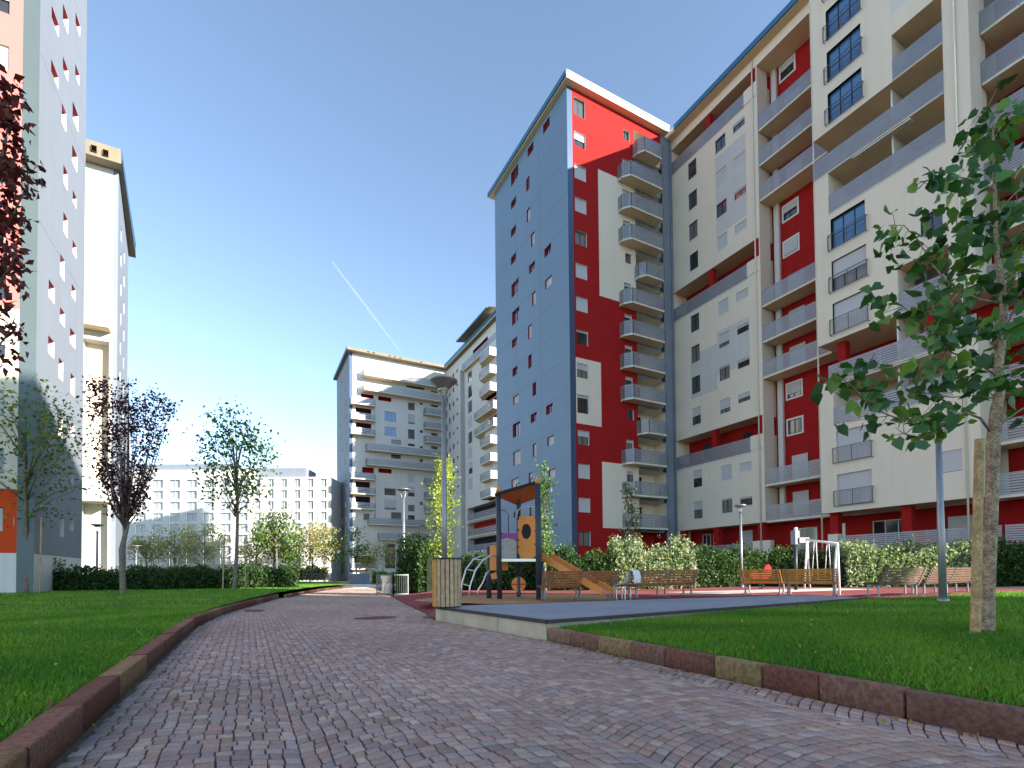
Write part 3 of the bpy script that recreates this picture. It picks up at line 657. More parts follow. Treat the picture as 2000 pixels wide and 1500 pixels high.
# white office building far away
off = thing('office_building', 'long pale office building in the distance with a grid of square windows', 'building', (0, 165, 0))
OS = .76; A0, A1, A2 = Vector((-62, 189, 0)) * OS, Vector((.6, 157.2, 0)) * OS, Vector((20.2, 147, 0)) * OS
def lin(a, b):
    d = (b - a).normalized(); n = Vector((d.y, -d.x, 0)); L = (b - a).length
    return (lambda u, nn, z: (a.x + d.x * u + n.x * nn, a.y + d.y * u + n.y * nn, z)), L
for (a, b, top, pitch, ww) in ((A0, A1, 31 * OS, 4.4 * OS, 3.0 * OS), (A1, A2, 28.8 * OS, 3.6 * OS, 1.7 * OS)):
    T, L = lin(a, b); m = MB(); hs = []
    n = int(L / pitch)
    for i in range(n):
        for k in range(9): c = (i + .5) * L / n; hs.append((c - ww / 2, c + ww / 2, (1.2 + 3.1 * k) * OS, (3.5 + 3.1 * k) * OS, .3, 1))
    wall(m, T, 0, L, -.3, top, [h for h in hs if h[3] < top - .35])
    m.quad([T(0, -14, top), T(L, -14, top), T(L, 0, top), T(0, 0, top)], 0); m.quad([T(0, 0, -.3), T(0, -14, -.3), T(0, -14, top), T(0, 0, top)], 0); m.quad([T(L, 0, -.3), T(L, -14, -.3), T(L, -14, top), T(L, 0, top)], 0)
    m.build('wall', [M['framew'], M['framew']], off)
    g = MB()
    for h in hs:
        if h[3] < top - .35: g.quad([T(h[0], -.34, h[2]), T(h[1], -.34, h[2]), T(h[1], -.34, h[3]), T(h[0], -.34, h[3])], 0); g.box(((h[0] + h[1]) / 2 - .06, -.33, h[2]), ((h[0] + h[1]) / 2 + .06, -.25, h[3]), 1, T)
    o = g.build('window_band', [M['glassg'], M['framew']], off); o['kind'] = 'stuff'
T, L = lin(A0, A2); m = MB(); m.box((L - 32, -8, 21.5), (L - 6, -2.2, 24.3), 0, T); m.box((0, -3.2, 23.7), (L - 20, -1, 25), 0, T); m.build('roof_storey', M['greyl'], off)

# ================================================================== ground, path, kerbs, platform
def sheet(name, pts, z, m, sub=None):
    q = MB(); q.quad([(p[0], p[1], p[2] if len(p) > 2 else z) for p in pts]); return struct(q.build(name, M[m]))
sheet('ground', [(-2500, -2500), (2500, -2500), (2500, 2500), (-2500, 2500)], -.30, 'asphalt')
KL = [(-1.08, -4), (-1.08, 3), (-1.08, 9.5), (-1.05, 13.3), (-.75, 16.6), (-.25, 19.6), (.45, 23), (1.35, 27.6)]
KL2 = [(1.75, 27.9), (3.2, 33.5), (5.2, 39.6), (8.2, 45.0)]
def xl(y):
    P = KL + KL2
    for a, b in zip(P, P[1:]):
        if a[1] <= y <= b[1]: return a[0] + (b[0] - a[0]) * (y - a[1]) / (b[1] - a[1])
    return P[0][0] if y < P[0][1] else P[-1][0]
def xr(y):
    if y < 7.3: return 4.48
    if y < 13.7: return 4.48 - (4.48 - 4.1) * (y - 7.3) / 4.6 if y < 11.9 else 4.1 + (y - 11.9) * .22
    return 4.5 + (y - 13.7) * .165
LZ = lambda y: .2 + .13 * min(max((y - 12) / 20, 0), 1)      # lawn height on the left
# sand bed under the cobbles
pl = [(xl(y) + .0, y) for y in np.arange(-4, 45.1, 1.5)]; pr_ = [(xr(y), y) for y in np.arange(-4, 45.1, 1.5)]
sheet('path_bed', pl + pr_[::-1], -.012, 'sand')
# cobbles laid in segmental arcs: every stone a small pillow-topped block
def cobbles():
    W_, R_ = 1.9, 1.75; half = math.asin(W_ / 2 / R_); st = .106; rowh = .102
    ns = int(round(2 * half * R_ / st)); ds = 2 * half / ns
    V = []; Fc = []; C = []; base = 0
    pal = np.array([(.30, .20, .18), (.34, .235, .205), (.25, .175, .165), (.37, .27, .23), (.30, .245, .23), (.36, .215, .17), (.42, .33, .265), (.22, .15, .14), (.33, .20, .15), (.27, .22, .235)])
    x0 = -1.6
    for lane in range(6):
        cx = x0 + (lane + .5) * W_; off_ = RNG.uniform(0, rowh)
        for r in range(int(49 / rowh)):
            t = -5 + off_ + r * rowh
            jit = 0; js = RNG.uniform(-.2, .2, ns + 1) * ds
            for j in range(ns):
                a0 = -half + j * ds + (js[j] if j else 0); a1 = -half + (j + 1) * ds + (js[j + 1] if j < ns - 1 else 0)
                am = (a0 + a1) / 2; x = cx + R_ * math.sin(am); y = t + R_ * math.cos(am)
                if y < -1.5 or y > 45 or x < xl(y) + .04 or x > xr(y) - .03: continue
                g = RNG.uniform(.003, .007) / R_; gy = RNG.uniform(.003, .007)
                k = math.cos(am)
                cs = [(a0 + g, t + gy), (a1 - g, t + gy), (a1 - g, t + rowh - gy * .6), (a0 + g, t + rowh - gy * .6)]
                P = [np.array((cx + R_ * math.sin(a) + RNG.uniform(-.003, .003), tt + R_ * math.cos(a) + RNG.uniform(-.004, .004))) for a, tt in cs]
                c = sum(P) / 4; zt = RNG.uniform(-.003, .003); tl = RNG.uniform(-.0014, .0014, 4)
                for q in range(4): V.append((P[q][0], P[q][1], -.022))
                for q in range(4): p = c + (P[q] - c) * .985; V.append((p[0], p[1], zt - .004 + tl[q]))
                for q in range(4): p = c + (P[q] - c) * .90; V.append((p[0], p[1], zt + tl[q]))
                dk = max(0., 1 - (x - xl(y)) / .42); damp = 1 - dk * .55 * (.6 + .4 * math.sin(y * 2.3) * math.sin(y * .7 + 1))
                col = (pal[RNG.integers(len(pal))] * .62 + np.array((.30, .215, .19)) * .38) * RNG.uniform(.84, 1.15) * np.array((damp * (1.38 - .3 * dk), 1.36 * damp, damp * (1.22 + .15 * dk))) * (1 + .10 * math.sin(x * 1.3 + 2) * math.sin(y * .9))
                for q in range(4):
                    q2 = (q + 1) % 4
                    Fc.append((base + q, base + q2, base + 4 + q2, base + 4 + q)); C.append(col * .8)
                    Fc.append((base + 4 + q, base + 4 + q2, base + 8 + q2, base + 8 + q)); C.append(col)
                Fc.append((base + 8, base + 9, base + 10, base + 11)); C.append(col); base += 12
    return np.array(V), np.array(Fc), np.array(C)
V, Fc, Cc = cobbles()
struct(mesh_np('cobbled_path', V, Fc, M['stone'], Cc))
# kerb stones
def kerb(name, pts, zf, w_, L=1.0, side=1, gap=.02):
    V = []; Fc = []; C = []; P = [Vector((a, b, 0)) for a, b in pts]
    seg = [(P[i + 1] - P[i]).length for i in range(len(P) - 1)]; tot = sum(seg)
    def at(s):
        for i, l in enumerate(seg):
            if s <= l or i == len(seg) - 1: return P[i].lerp(P[i + 1], s / l), (P[i + 1] - P[i]).normalized()
            s -= l
    s = 0; b = 0
    pal = [(.20, .075, .05), (.25, .14, .09), (.17, .06, .04), (.19, .075, .05), (.27, .17, .075), (.21, .10, .07)]
    while s < tot - .05:
        l = min(L * RNG.uniform(.8, 1.2), tot - s); p0, d0 = at(s + gap * RNG.uniform(.3, 1.4)); p1, d1 = at(s + l)
        n0 = Vector((d0.y, -d0.x, 0)) * side; n1 = Vector((d1.y, -d1.x, 0)) * side
        col = np.array(pal[RNG.integers(len(pal))]) * RNG.uniform(.85, 1.15); j = RNG.uniform(-.006, .006, 3)
        z0, z1 = zf(p0.y) + j[0], zf(p1.y) + j[1]; bv = .012
        for p, n, z in ((p0, n0, z0), (p1, n1, z1)):
            for o, h in ((j[2], -.06), (j[2], z - bv), (j[2] + bv, z), (w_ - bv, z), (w_, z - bv), (w_, -.06)): q = p + n * o; V.append((q.x, q.y, h))
        for i in range(6):
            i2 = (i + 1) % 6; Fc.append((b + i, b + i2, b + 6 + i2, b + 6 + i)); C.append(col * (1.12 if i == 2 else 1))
        for e in (0, 6): Fc.append((b + e, b + e + 1, b + e + 4, b + e + 5)); C.append(col); Fc.append((b + e + 1, b + e + 2, b + e + 3, b + e + 4)); C.append(col)
        b += 12; s += l
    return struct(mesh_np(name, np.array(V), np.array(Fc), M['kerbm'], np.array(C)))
kerb('kerb', KL, lambda y: .205, .19, 1.25, -1)
kerb('kerb', KL2, lambda y: .16, .16, 1.2, -1)
kerb('kerb', [(4.48, 7.28), (4.48, -4)], lambda y: .22, .13, .66, -1, .03)
# lawns (soil-and-turf sheets; blades follow)
q = MB(); ys = [-6, 0, 6, 12, 17, 22, 27.7, 32, 38, 45]
for a, b in zip(ys, ys[1:]): q.quad([(xl(a) - .17, a, LZ(a) - .012), (xl(b) - .17, b, LZ(b) - .012), (-70, b, LZ(b) - .012), (-70, a, LZ(a) - .012)])
q.quad([(8, 45, .31), (-70, 45, .31), (-70, 100, .3), (-2, 100, .3), (9, 60, .3)])
struct(q.build('lawn', M['turf']))
EDGE = [(4.60, 7.22), (15.8, 8.05), (18.5, 7.6), (22, 7.3), (30, 5.6), (39, 4.5)]
q = MB(); q.quad([(4.64, -6, .205)] + [(a, b, .205 + .008 * (a - 4.66)) for a, b in EDGE] + [(39, -6, .3)])
struct(q.build('lawn', M['turf']))
sheet('planting_bed', [(22, 7.4), (39.5, 4), (39.5, 38), (26, 38), (26, 45), (9.5, 45), (8.7, 27), (14, 24.4), (24.8, 20), (24.5, 14)], .262, 'soil')
# playground surface: maroon rubber rising from the path, ochre patch round the tower
q = MB(); q.quad([(4.5, 13.7, .004), (4.16, 11.95, .004), (5.4, 11.9, .27), (6.6, 14.2, .27)]); q.quad([(4.5, 13.7, .004), (6.6, 14.2, .27), (9.0, 27, .27), (6.75, 27, .004)])
q.quad([(5.4, 11.9, .27), (5.4, 9, .27), (31, 5.3, .27), (26, 14, .27), (24.8, 20.4, .27), (14, 24.6, .27), (9.0, 27, .27), (6.6, 14.2, .27)])
struct(q.build('playground_surface', M['maroon']))
c = on_z(1020, 1170, .275); q = MB()
q.quad([(c[0] + 3.4 * math.cos(t) * (1 + .12 * math.sin(3 * t)) + .3, c[1] + 3.2 * math.sin(t) + .4, .274) for t in np.linspace(0, 2 * PI, 40)[:-1]]); struct(q.build('playground_patch', M['ochre']))
sheet('painted_sun_strip', [(16.0, 13.2), (24.6, 12.2), (24.7, 14.2), (15.6, 16.0)], .275, 'pale')  # pale sheet stands for the sunlit ground behind the benches
sheet('pale_sunlit_paving', [(5.6, 40), (10.5, 40), (12.6, 60), (5.2, 60)], .012, 'pale')  # far paving, its pale tone also painting the sun on it
# platform
q = MB(); top = [(4.5, 7.3), (15.8, 8.1), (16.2, 10.2), (10.2, 11.3), (4.12, 11.92)]
q.quad([(a, b, .335) for a, b in top]); struct(q.build('platform', M['slab']))
q = MB()
for a, b in zip(top, top[1:] + top[:1]):
    a, b = Vector((*a, 0)), Vector((*b, 0)); d = (b - a).normalized(); q.bar(a + Vector((0, 0, .312)) - d * .03, b + Vector((0, 0, .312)) + d * .03, .10, .056)
struct(q.build('platform_rim', M['slabrim']))
q = MB(); q.quad([(4.5, 7.3, .28), (4.12, 11.92, .28), (4.12, 11.92, -.05), (4.5, 7.3, -.05)]); q.quad([(4.5, 7.3, .28), (4.5, 7.3, -.05), (15.8, 8.1, -.05), (15.8, 8.1, .28)])
q.quad([(4.12, 11.92, .28), (4.12, 11.92, -.05), (6, 11.9, -.05), (6, 11.9, .28)]); q.box((4.36, 9.05, -.02), (4.362, 9.07, .28))
struct(q.build('platform_wall', M['concrete']))
for y0, y1 in ((7.3, 8.9), (8.92, 10.4), (10.42, 11.9)):      # cast blocks along the path side
    q = MB(); f = lambda y: 4.5 - .38 * (y - 7.3) / 4.62
    q.quad([(f(y0) - .012, y0, -.02), (f(y1) - .012, y1, -.02), (f(y1) - .012, y1, .283), (f(y0) - .012, y0, .283)]); q.quad([(f(y0) - .012, y0, .283), (f(y1) - .012, y1, .283), (f(y1) + .1, y1, .283), (f(y0) + .1, y0, .283)])
    struct(q.build('platform_kerb', M['concrete']))
def cover(px, py, rx, ry, label):
    x, y = on_z(px, py, 0); q = MB(); q.lathe([(0, .012), (.9, .012), (1, .008), (1.0, -.01)], (0, 0, 0), 20)
    q.v = [(x + a * rx, y + b * ry, c_) for a, b, c_ in q.v]; return tag(q.build('drain_cover', M['rust']), label, 'drain cover')
cover(733, 1207, .55, .42, 'rusty red round drain cover in the middle of the cobbled path')
cover(838, 1206, .17, .3, 'small dark drain cover at the corner of the raised platform')
cover(497, 1193, .3, .55, 'dark drain cover on the cobbles beside the left kerb')

# ------------------------------------------------------------------ grass blades
def blades(name, n, samp, hmin, hmax, wid, zf):
    P = samp(n); n = len(P); h = RNG.uniform(hmin, hmax, n); az = RNG.uniform(0, 2 * PI, n); ln = RNG.uniform(.1, .75, n) * h; la = RNG.uniform(0, 2 * PI, n)
    w2 = wid * RNG.uniform(.6, 1.3, n); z = zf(P)
    dx, dy = np.cos(az) * w2, np.sin(az) * w2; lx, ly = np.cos(la) * ln, np.sin(la) * ln
    V = np.empty((n, 4, 3)); V[:, 0] = np.c_[P[:, 0] - dx, P[:, 1] - dy, z]; V[:, 1] = np.c_[P[:, 0] + dx, P[:, 1] + dy, z]
    V[:, 2] = np.c_[P[:, 0] + lx * .45 + dx * .7, P[:, 1] + ly * .45 + dy * .7, z + h * .62]; V[:, 3] = np.c_[P[:, 0] + lx, P[:, 1] + ly, z + h]
    Fa = np.arange(n * 4).reshape(n, 4)
    base = np.array((.075, .23, .014)); br = np.array((.21, .38, .03)); t = np.clip(.5 + .5 * np.sin(P[:, 0] * 1.7 + np.sin(P[:, 1] * 1.1) * 2) * np.cos(P[:, 1] * .8 + 1) + RNG.normal(0, .3, n), 0, 1)[:, None]
    C = base * (1 - t) + br * t; dry = RNG.random(n) < .035; C[dry] = (.30, .27, .10)
    C *= RNG.uniform(.7, 1.2, n)[:, None]
    o = mesh_np(name, V.reshape(-1, 3), Fa, M['grass'], C); o['kind'] = 'stuff'; return o
def sampL(y0, y1, wdt):
    def f(n):
        y = RNG.uniform(y0, y1, n); x = np.array([xl(v) for v in y]) - .18 - RNG.uniform(0, 1, n) * wdt; return np.c_[x, y]
    return f
def sampR(x0, x1, y0, y1):
    def f(n):
        x = RNG.uniform(x0, x1, n); y = RNG.uniform(y0, y1, n); e = np.interp(x, [p[0] for p in EDGE], [p[1] for p in EDGE]); k = y < e - .05; return np.c_[x, y][k]
    return f
zL = lambda P: np.array([LZ(v) for v in P[:, 1]]) - .015
zR = lambda P: .205 + .008 * (P[:, 0] - 4.66) - .01
blades('grass', 95000, sampL(1.6, 9, 5.5), .035, .085, .0042, zL); blades('grass', 60000, sampL(9, 18, 10), .04, .08, .008, zL); blades('grass', 45000, sampL(18, 44, 22), .04, .09, .014, zL)
blades('grass', 120000, sampR(4.66, 10.5, .2, 8), .035, .085, .0045, zR); blades('grass', 45000, sampR(10.5, 24, -1, 8), .04, .085, .009, zR)

# ------------------------------------------------------------------ leaves, trees, hedges
def leaves(C0_, spread, per, size, pal, up=.3, fold=False, asp=.62, jit=.25):
    """C0_ (k,3) cluster centres, spread (k,) or scalar; returns quads (rhombic leaves) with a colour each"""
    C0_ = np.asarray(C0_, float); k = len(C0_); n = k * per
    c = np.repeat(C0_, per, 0); sp = np.repeat(np.broadcast_to(spread, (k,)), per)
    p = c + RNG.normal(0, 1, (n, 3)) * sp[:, None] * .5
    d = RNG.normal(0, 1, (n, 3)); d[:, 2] -= up; d /= np.linalg.norm(d, axis=1)[:, None]
    e = RNG.normal(0, 1, (n, 3)); e[:, 2] *= .35; e -= d * (e * d).sum(1)[:, None]; e /= np.linalg.norm(e, axis=1)[:, None]
    s = size * RNG.uniform(.65, 1.3, n)[:, None]; nn = np.cross(d, e)
    a, b_, c2, d2 = p, p + d * s * .42 + e * s * asp * .5 + nn * s * .09, p + d * s - nn * s * .05, p + d * s * .42 - e * s * asp * .5 + nn * s * .09
    pal = np.array(pal); cl = np.repeat(pal[RNG.integers(len(pal), size=k)] * RNG.uniform(1 - jit, 1 + jit, (k, 1)), per, 0) * RNG.uniform(.75, 1.25, (n, 1))
    if not fold:
        V = np.stack([a, b_, c2, d2], 1).reshape(-1, 3); return V, np.arange(n * 4).reshape(n, 4), cl
    # broad heart-shaped leaf: two folded halves, four corners each
    tip = a + d * s - nn * s * .16; l1 = a - d * s * .08 + e * s * .22 + nn * s * .07; l2 = a + d * s * .34 + e * s * .43 + nn * s * .10; l3 = a + d * s * .72 + e * s * .22
    r1 = a - d * s * .08 - e * s * .22 + nn * s * .07; r2 = a + d * s * .34 - e * s * .43 + nn * s * .10; r3 = a + d * s * .72 - e * s * .22; m_ = a + d * s * .38
    V = np.stack([a, l1, l2, m_, l3, tip, r3, r2, r1], 1).reshape(-1, 3); b = np.arange(n)[:, None] * 9
    Fa = np.concatenate([b + np.array(f) for f in ((0, 1, 2, 3), (3, 2, 4, 5), (3, 5, 6, 7), (0, 3, 7, 8))]); return V, Fa, np.tile(cl, (4, 1))
GREEN = [(.08, .17, .035), (.11, .21, .04), (.055, .12, .03), (.16, .24, .04)]
YGREEN = [(.16, .22, .03), (.22, .26, .04), (.11, .17, .03), (.28, .27, .05)]
PURP = [(.075, .018, .03), (.05, .014, .025), (.10, .025, .03), (.04, .012, .02)]
AUTUMN = [(.40, .35, .12), (.30, .31, .10), (.44, .33, .13), (.24, .27, .09)]
def tree(kind, label, base, H, fork, rt, shape, rx, pal, size, ncl, per, spread, bark='bark', group=None, nb=10, cat='tree', loose=1.0, rz=None):
    base = Vector(base); t = thing(kind, label, cat, tuple(base), group); b = MB(); tops = []
    lean = Vector((RNG.uniform(-.02, .02), RNG.uniform(-.02, .02), 0))
    tp = [base + Vector((0, 0, -.3))] + [base + Vector((0, 0, H * f)) + lean * H * f + Vector((RNG.uniform(-1, 1), RNG.uniform(-1, 1), 0)) * .012 * H * (f > .1) for f in (.02, .2, fork, (fork + 1) / 2, .96)]
    k = {'vase': .35}.get(shape, .55)
    b.tube(tp, [rt * 1.25, rt * 1.05, rt * .9, rt * .75, rt * .4, rt * .08], 8)
    cl = []
    zc = H * (fork + 1) / 2; rzz = rz or H * (1 - fork) / 2
    for i in range(ncl):
        for _ in range(40):
            v = RNG.normal(0, 1, 3); v /= np.linalg.norm(v); r_ = RNG.uniform(.25, 1) ** .6
            if shape == 'oval': x, y, z = v[0] * rx * r_, v[1] * rx * r_, zc + v[2] * rzz * r_
            elif shape == 'column': f = RNG.uniform(0, 1); q = rx * math.sin(PI * min(.97, .12 + f * .85)) * r_; x, y, z = v[0] * q, v[1] * q, H * (fork * .7 + f * (1 - fork * .7))
            else: f = RNG.uniform(.05, 1) ** .8; q = rx * (.18 + f ** .85) * (.35 + .65 * r_); a = math.atan2(v[1], v[0]); x, y, z = math.cos(a) * q, math.sin(a) * q, H * (fork + f * (1 - fork)) * (1 - .12 * (q / rx) ** 2)
            if z > H * fork * .9: break
        cl.append((base.x + x + lean.x * z, base.y + y + lean.y * z, base.z + z))
    cl = np.array(cl)
    for i in RNG.permutation(ncl)[:nb]:
        e = Vector(cl[i]); zz = e.z - base.z
        if shape == 'oval': s0 = base + Vector((0, 0, max(H * fork, zz * .72)))
        elif shape == 'column': s0 = base + Vector((0, 0, max(H * .08, zz - rx * 2.2)))
        else: s0 = base + Vector((0, 0, H * fork * RNG.uniform(.92, 1.1)))
        s0 += lean * (s0.z - base.z); mid_ = s0.lerp(e, .5) + Vector((0, 0, -.06 * H * k if shape != 'oval' else .02 * H))
        if shape == 'vase': mid_ = s0.lerp(e, .5) + Vector(((e.x - s0.x) * .12, (e.y - s0.y) * .12, -.02 * H))
        b.tube([s0, mid_, e], [rt * .38, rt * .22, rt * .05], 5)
    b.build('trunk', M[bark], t, True)
    V, Fa, C = leaves(cl, spread, per, size, pal); mesh_np('crown', V, Fa, M['leaf'], C, t)
    return t
def pos(px, py, d): return tuple(at_d(px, py, d))
def stakes(px_list, d, top, label, group=None):
    for px, py in px_list:
        p = at_d(px, py, d); q = at_d(px + (3 if px < 460 else -2), top, d); b = MB(); b.tube([p - Vector((0, 0, .2)), p, q], [.045, .045, .04], 7)
        tag(b.build('tree_stake', M['stake'], None, True), label(px), 'stake', group)
tree('purple_leaved_tree', 'vase-shaped purple-leaved tree standing on the left lawn in front of the white block', pos(240, 1163, 25), 11.4, .30, .13, 'vase', 1.6, PURP + [(.10, .03, .075), (.07, .025, .06)], .17, 180, 28, .42, nb=30)
tree('green_tree', 'thin green-and-yellow tree held by two stakes, close to the orange wall on the far left', pos(52, 1154, 27), 11.8, .28, .13, 'oval', 2.6, GREEN + YGREEN[:2], .22, 120, 17, .85, nb=22)
stakes([(25, 1155), (78, 1154)], 26.8, 1010, lambda p: 'leaning wooden stake %s of the thin tree by the orange wall' % ('on the left side' if p < 50 else 'on the right side'), 'stakes of the lawn trees')
tree('green_tree', 'slender open-crowned green tree in the middle, against the pale office building', pos(458, 1151, 30), 10.9, .40, .11, 'oval', 2.15, GREEN + GREEN + [(.12, .16, .04)], .24, 105, 17, .72, nb=24)
stakes([(435, 1151), (480, 1151)], 29.8, 1050, lambda p: 'wooden stake %s of the slender green tree' % ('on the left side' if p < 450 else 'on the right side'), 'stakes of the lawn trees')
tree('small_green_tree', 'smaller loose green tree just right of the slender staked tree', pos(540, 1146, 38), 6.0, .45, .07, 'oval', 1.8, GREEN, .25, 40, 16, .6, nb=12)
tree('poplar', 'bright yellow-green poplar behind the tall lamp post', pos(866, 1150, 26.5), 7.0, .12, .07, 'column', .95, [(.42, .50, .05), (.34, .44, .05), (.50, .54, .10), (.26, .36, .04)], .13, 130, 26, .36, 'barkp', nb=22)
tree('poplar', 'narrow dark poplar between the play tower and the navy wall strip', pos(1066, 1150, 24), 6.0, .22, .05, 'column', .5, GREEN, .16, 55, 20, .3, nb=12)
tree('poplar', 'narrow dark poplar in front of the red wall, below the balconies', pos(1232, 1146, 26), 5.2, .14, .05, 'column', .42, [(.035, .05, .025), (.05, .06, .03), (.03, .045, .03)], .15, 60, 22, .28, nb=10)
for i, (px, d, h, r_, pal) in enumerate(((285, 92, 8.2, 3.2, AUTUMN), (340, 96, 10, 4.2, AUTUMN), (400, 92, 11, 4.5, AUTUMN), (500, 95, 9.5, 3.6, AUTUMN), (536, 70, 9, 2.6, YGREEN), (575, 98, 8, 2.4, GREEN), (606, 92, 11, 3.2, AUTUMN), (634, 97, 10.5, 2.8, AUTUMN))):
    lab = ('small yellowish tree beyond the hedge, furthest left of the distant trees', 'round yellow-green tree beyond the hedge, left part of the distant row', 'broad olive tree beyond the hedge, behind the slender staked tree',
           'yellowing tree beyond the hedge, right of the slender staked tree', 'green-yellow tree beyond the hedge with a dark trunk', 'sparse grey-green tree beyond the end of the hedge', 'ochre tree on the far lawn in front of the pale office building', 'ochre tree on the far lawn nearest the distant apartment block')[i]
    tree('autumn_tree', lab, pos(px, 1133, 99 if d > 80 else d), h * (1.07 if d > 80 else 1), .3, .16, 'oval', r_, pal, .42, 60, 26, 1.2, nb=12, group='trees beyond the hedge')
for i, (px, d, h) in enumerate(((655, 80, 7.5), (697, 72, 8.2), (716, 76, 5.5), (748, 80, 6.6))):
    tree('young_tree', ('young tree on the left of the distant block corner', 'young dark green tree before the red balconies of the distant block', 'small brownish tree before the distant block', 'pale young tree before the entrance of the distant block')[i],
         pos(px, 1136, d), h, .3, .09, 'oval', 1.7, (GREEN, GREEN, AUTUMN, AUTUMN)[i], .34, 30, 18, .8, nb=8, group='young trees before the far block')

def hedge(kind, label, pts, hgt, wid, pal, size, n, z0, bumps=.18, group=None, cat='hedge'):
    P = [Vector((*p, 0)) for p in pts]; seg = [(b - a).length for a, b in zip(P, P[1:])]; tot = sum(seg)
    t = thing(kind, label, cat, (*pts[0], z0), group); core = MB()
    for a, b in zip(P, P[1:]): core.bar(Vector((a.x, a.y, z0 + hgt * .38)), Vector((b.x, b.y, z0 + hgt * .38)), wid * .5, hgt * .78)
    core.build('dark_core', M['hedgecore'], t)  # dark box added inside so the foliage is not see-through
    s = RNG.uniform(0, tot, n); cum = np.cumsum([0] + seg); idx = np.clip(np.searchsorted(cum, s, side='right') - 1, 0, len(seg) - 1)
    A_ = np.array([tuple(p) for p in P]); f = (s - cum[idx]) / np.array(seg)[idx]; C = A_[idx] + (A_[idx + 1] - A_[idx]) * f[:, None]
    dr = (A_[idx + 1] - A_[idx]); dr /= np.linalg.norm(dr, axis=1)[:, None]; nr = np.c_[dr[:, 1], -dr[:, 0], np.zeros(n)]
    hh = hgt * (1 + bumps * (np.sin(s * 2.1) * .5 + np.sin(s * 5.3 + 1) * .35 + RNG.normal(0, .25, n)))
    ph = RNG.uniform(0, 1, n); rad = np.where(ph > .75, RNG.uniform(0, 1, n), RNG.uniform(.6, 1.0, n)); sd_ = RNG.choice([-1, 1], n)
    C = C + nr * (rad * sd_ * wid / 2 * (1 - .5 * np.clip(ph - .7, 0, 1)))[:, None]; C[:, 2] = z0 + .05 + ph * hh
    V, Fa, cl = leaves(C, .12, 3, size, pal, up=-.5); mesh_np('foliage', V, Fa, M['leaf'], cl, t); return t
DARKH = [(.04, .09, .026), (.055, .11, .03), (.03, .07, .02), (.09, .15, .04)]
SUNLITH = [(.22, .30, .13), (.34, .38, .24), (.14, .22, .07), (.50, .50, .38), (.07, .13, .035), (.42, .44, .30)]  # pale leaf tones stand for sunlight on the hedges
hedge('hedge', 'long dark green clipped hedge along the back of the left lawn', [at_d(132, 1147, 30)[:2], at_d(330, 1148, 31)[:2], at_d(582, 1147, 34)[:2]], 1.25, 1.3, DARKH, .17, 5200, .32)
hedge('hedge', 'dark low hedge in front of the white plinth under the orange wall', [at_d(-60, 1150, 29)[:2], at_d(75, 1150, 30.0)[:2]], 1.3, 1.2, DARKH, .17, 1800, .3)
hedge('shrub', 'single open leafy shrub against the sunlit white plinth', [at_d(100, 1150, 30)[:2], at_d(122, 1150, 30)[:2]], 1.5, .7, DARKH, .16, 150, .3, .4, cat='shrub')
hedge('hedge', 'pale hedge coloured as sunlit on the right, behind the dark benches', [at_d(1640, 1150, 26.0)[:2], at_d(1760, 1150, 26)[:2], at_d(1900, 1150, 26)[:2]], 2.0, 1.3, SUNLITH, .16, 6500, .27)
hedge('hedge', 'dark green end of the right-hand hedge, next to the staked tree', [at_d(1902, 1150, 26)[:2], at_d(2090, 1150, 26)[:2]], 2.1, 1.3, DARKH + [(.10, .20, .03)], .16, 3600, .27)
hedge('hedge', 'dark hedge below the loggias, behind the yellow benches', [at_d(1350, 1146, 27)[:2], at_d(1480, 1147, 29)[:2], at_d(1640, 1148, 29)[:2]], 1.95, 1.3, DARKH, .16, 5200, .27)
hedge('hedge', 'shrubs coloured as sunlit at the foot of the red wall, behind the brown benches', [at_d(1196, 1148, 25)[:2], at_d(1350, 1148, 26)[:2]], 2.1, 1.2, SUNLITH, .15, 4200, .27, .3)
hedge('hedge', 'dark shrubs between the play tower and the pale shrubs', [at_d(1060, 1148, 25)[:2], at_d(1195, 1148, 25)[:2]], 1.75, 1.3, DARKH, .16, 3200, .27, .3)
hedge('hedge', 'dark shrubs behind the white climbing arcs and the litter bin', [at_d(905, 1150, 27)[:2], at_d(1058, 1149, 26)[:2]], 1.5, 1.4, DARKH, .16, 3400, .27, .3)
hedge('shrub', 'tall dark shrubs left of the litter bin, beside the metal gate', [at_d(797, 1152, 28)[:2], at_d(846, 1152, 26)[:2]], 2.5, 1.5, DARKH, .17, 2400, .1, .35, cat='shrub')
hedge('hedge', 'low clipped sunlit hedge in front of the distant apartment block', [at_d(728, 1138, 60)[:2], at_d(795, 1138, 60)[:2]], 1.1, 1.0, [(.12, .22, .03), (.16, .26, .04)], .2, 1500, .1)
hedge('hedge', 'distant hedge along the far lawn under the ochre trees', [at_d(255, 1136, 88)[:2], at_d(640, 1136, 92)[:2]], 2.2, 2, DARKH + AUTUMN, .4, 3500, .2, .3)

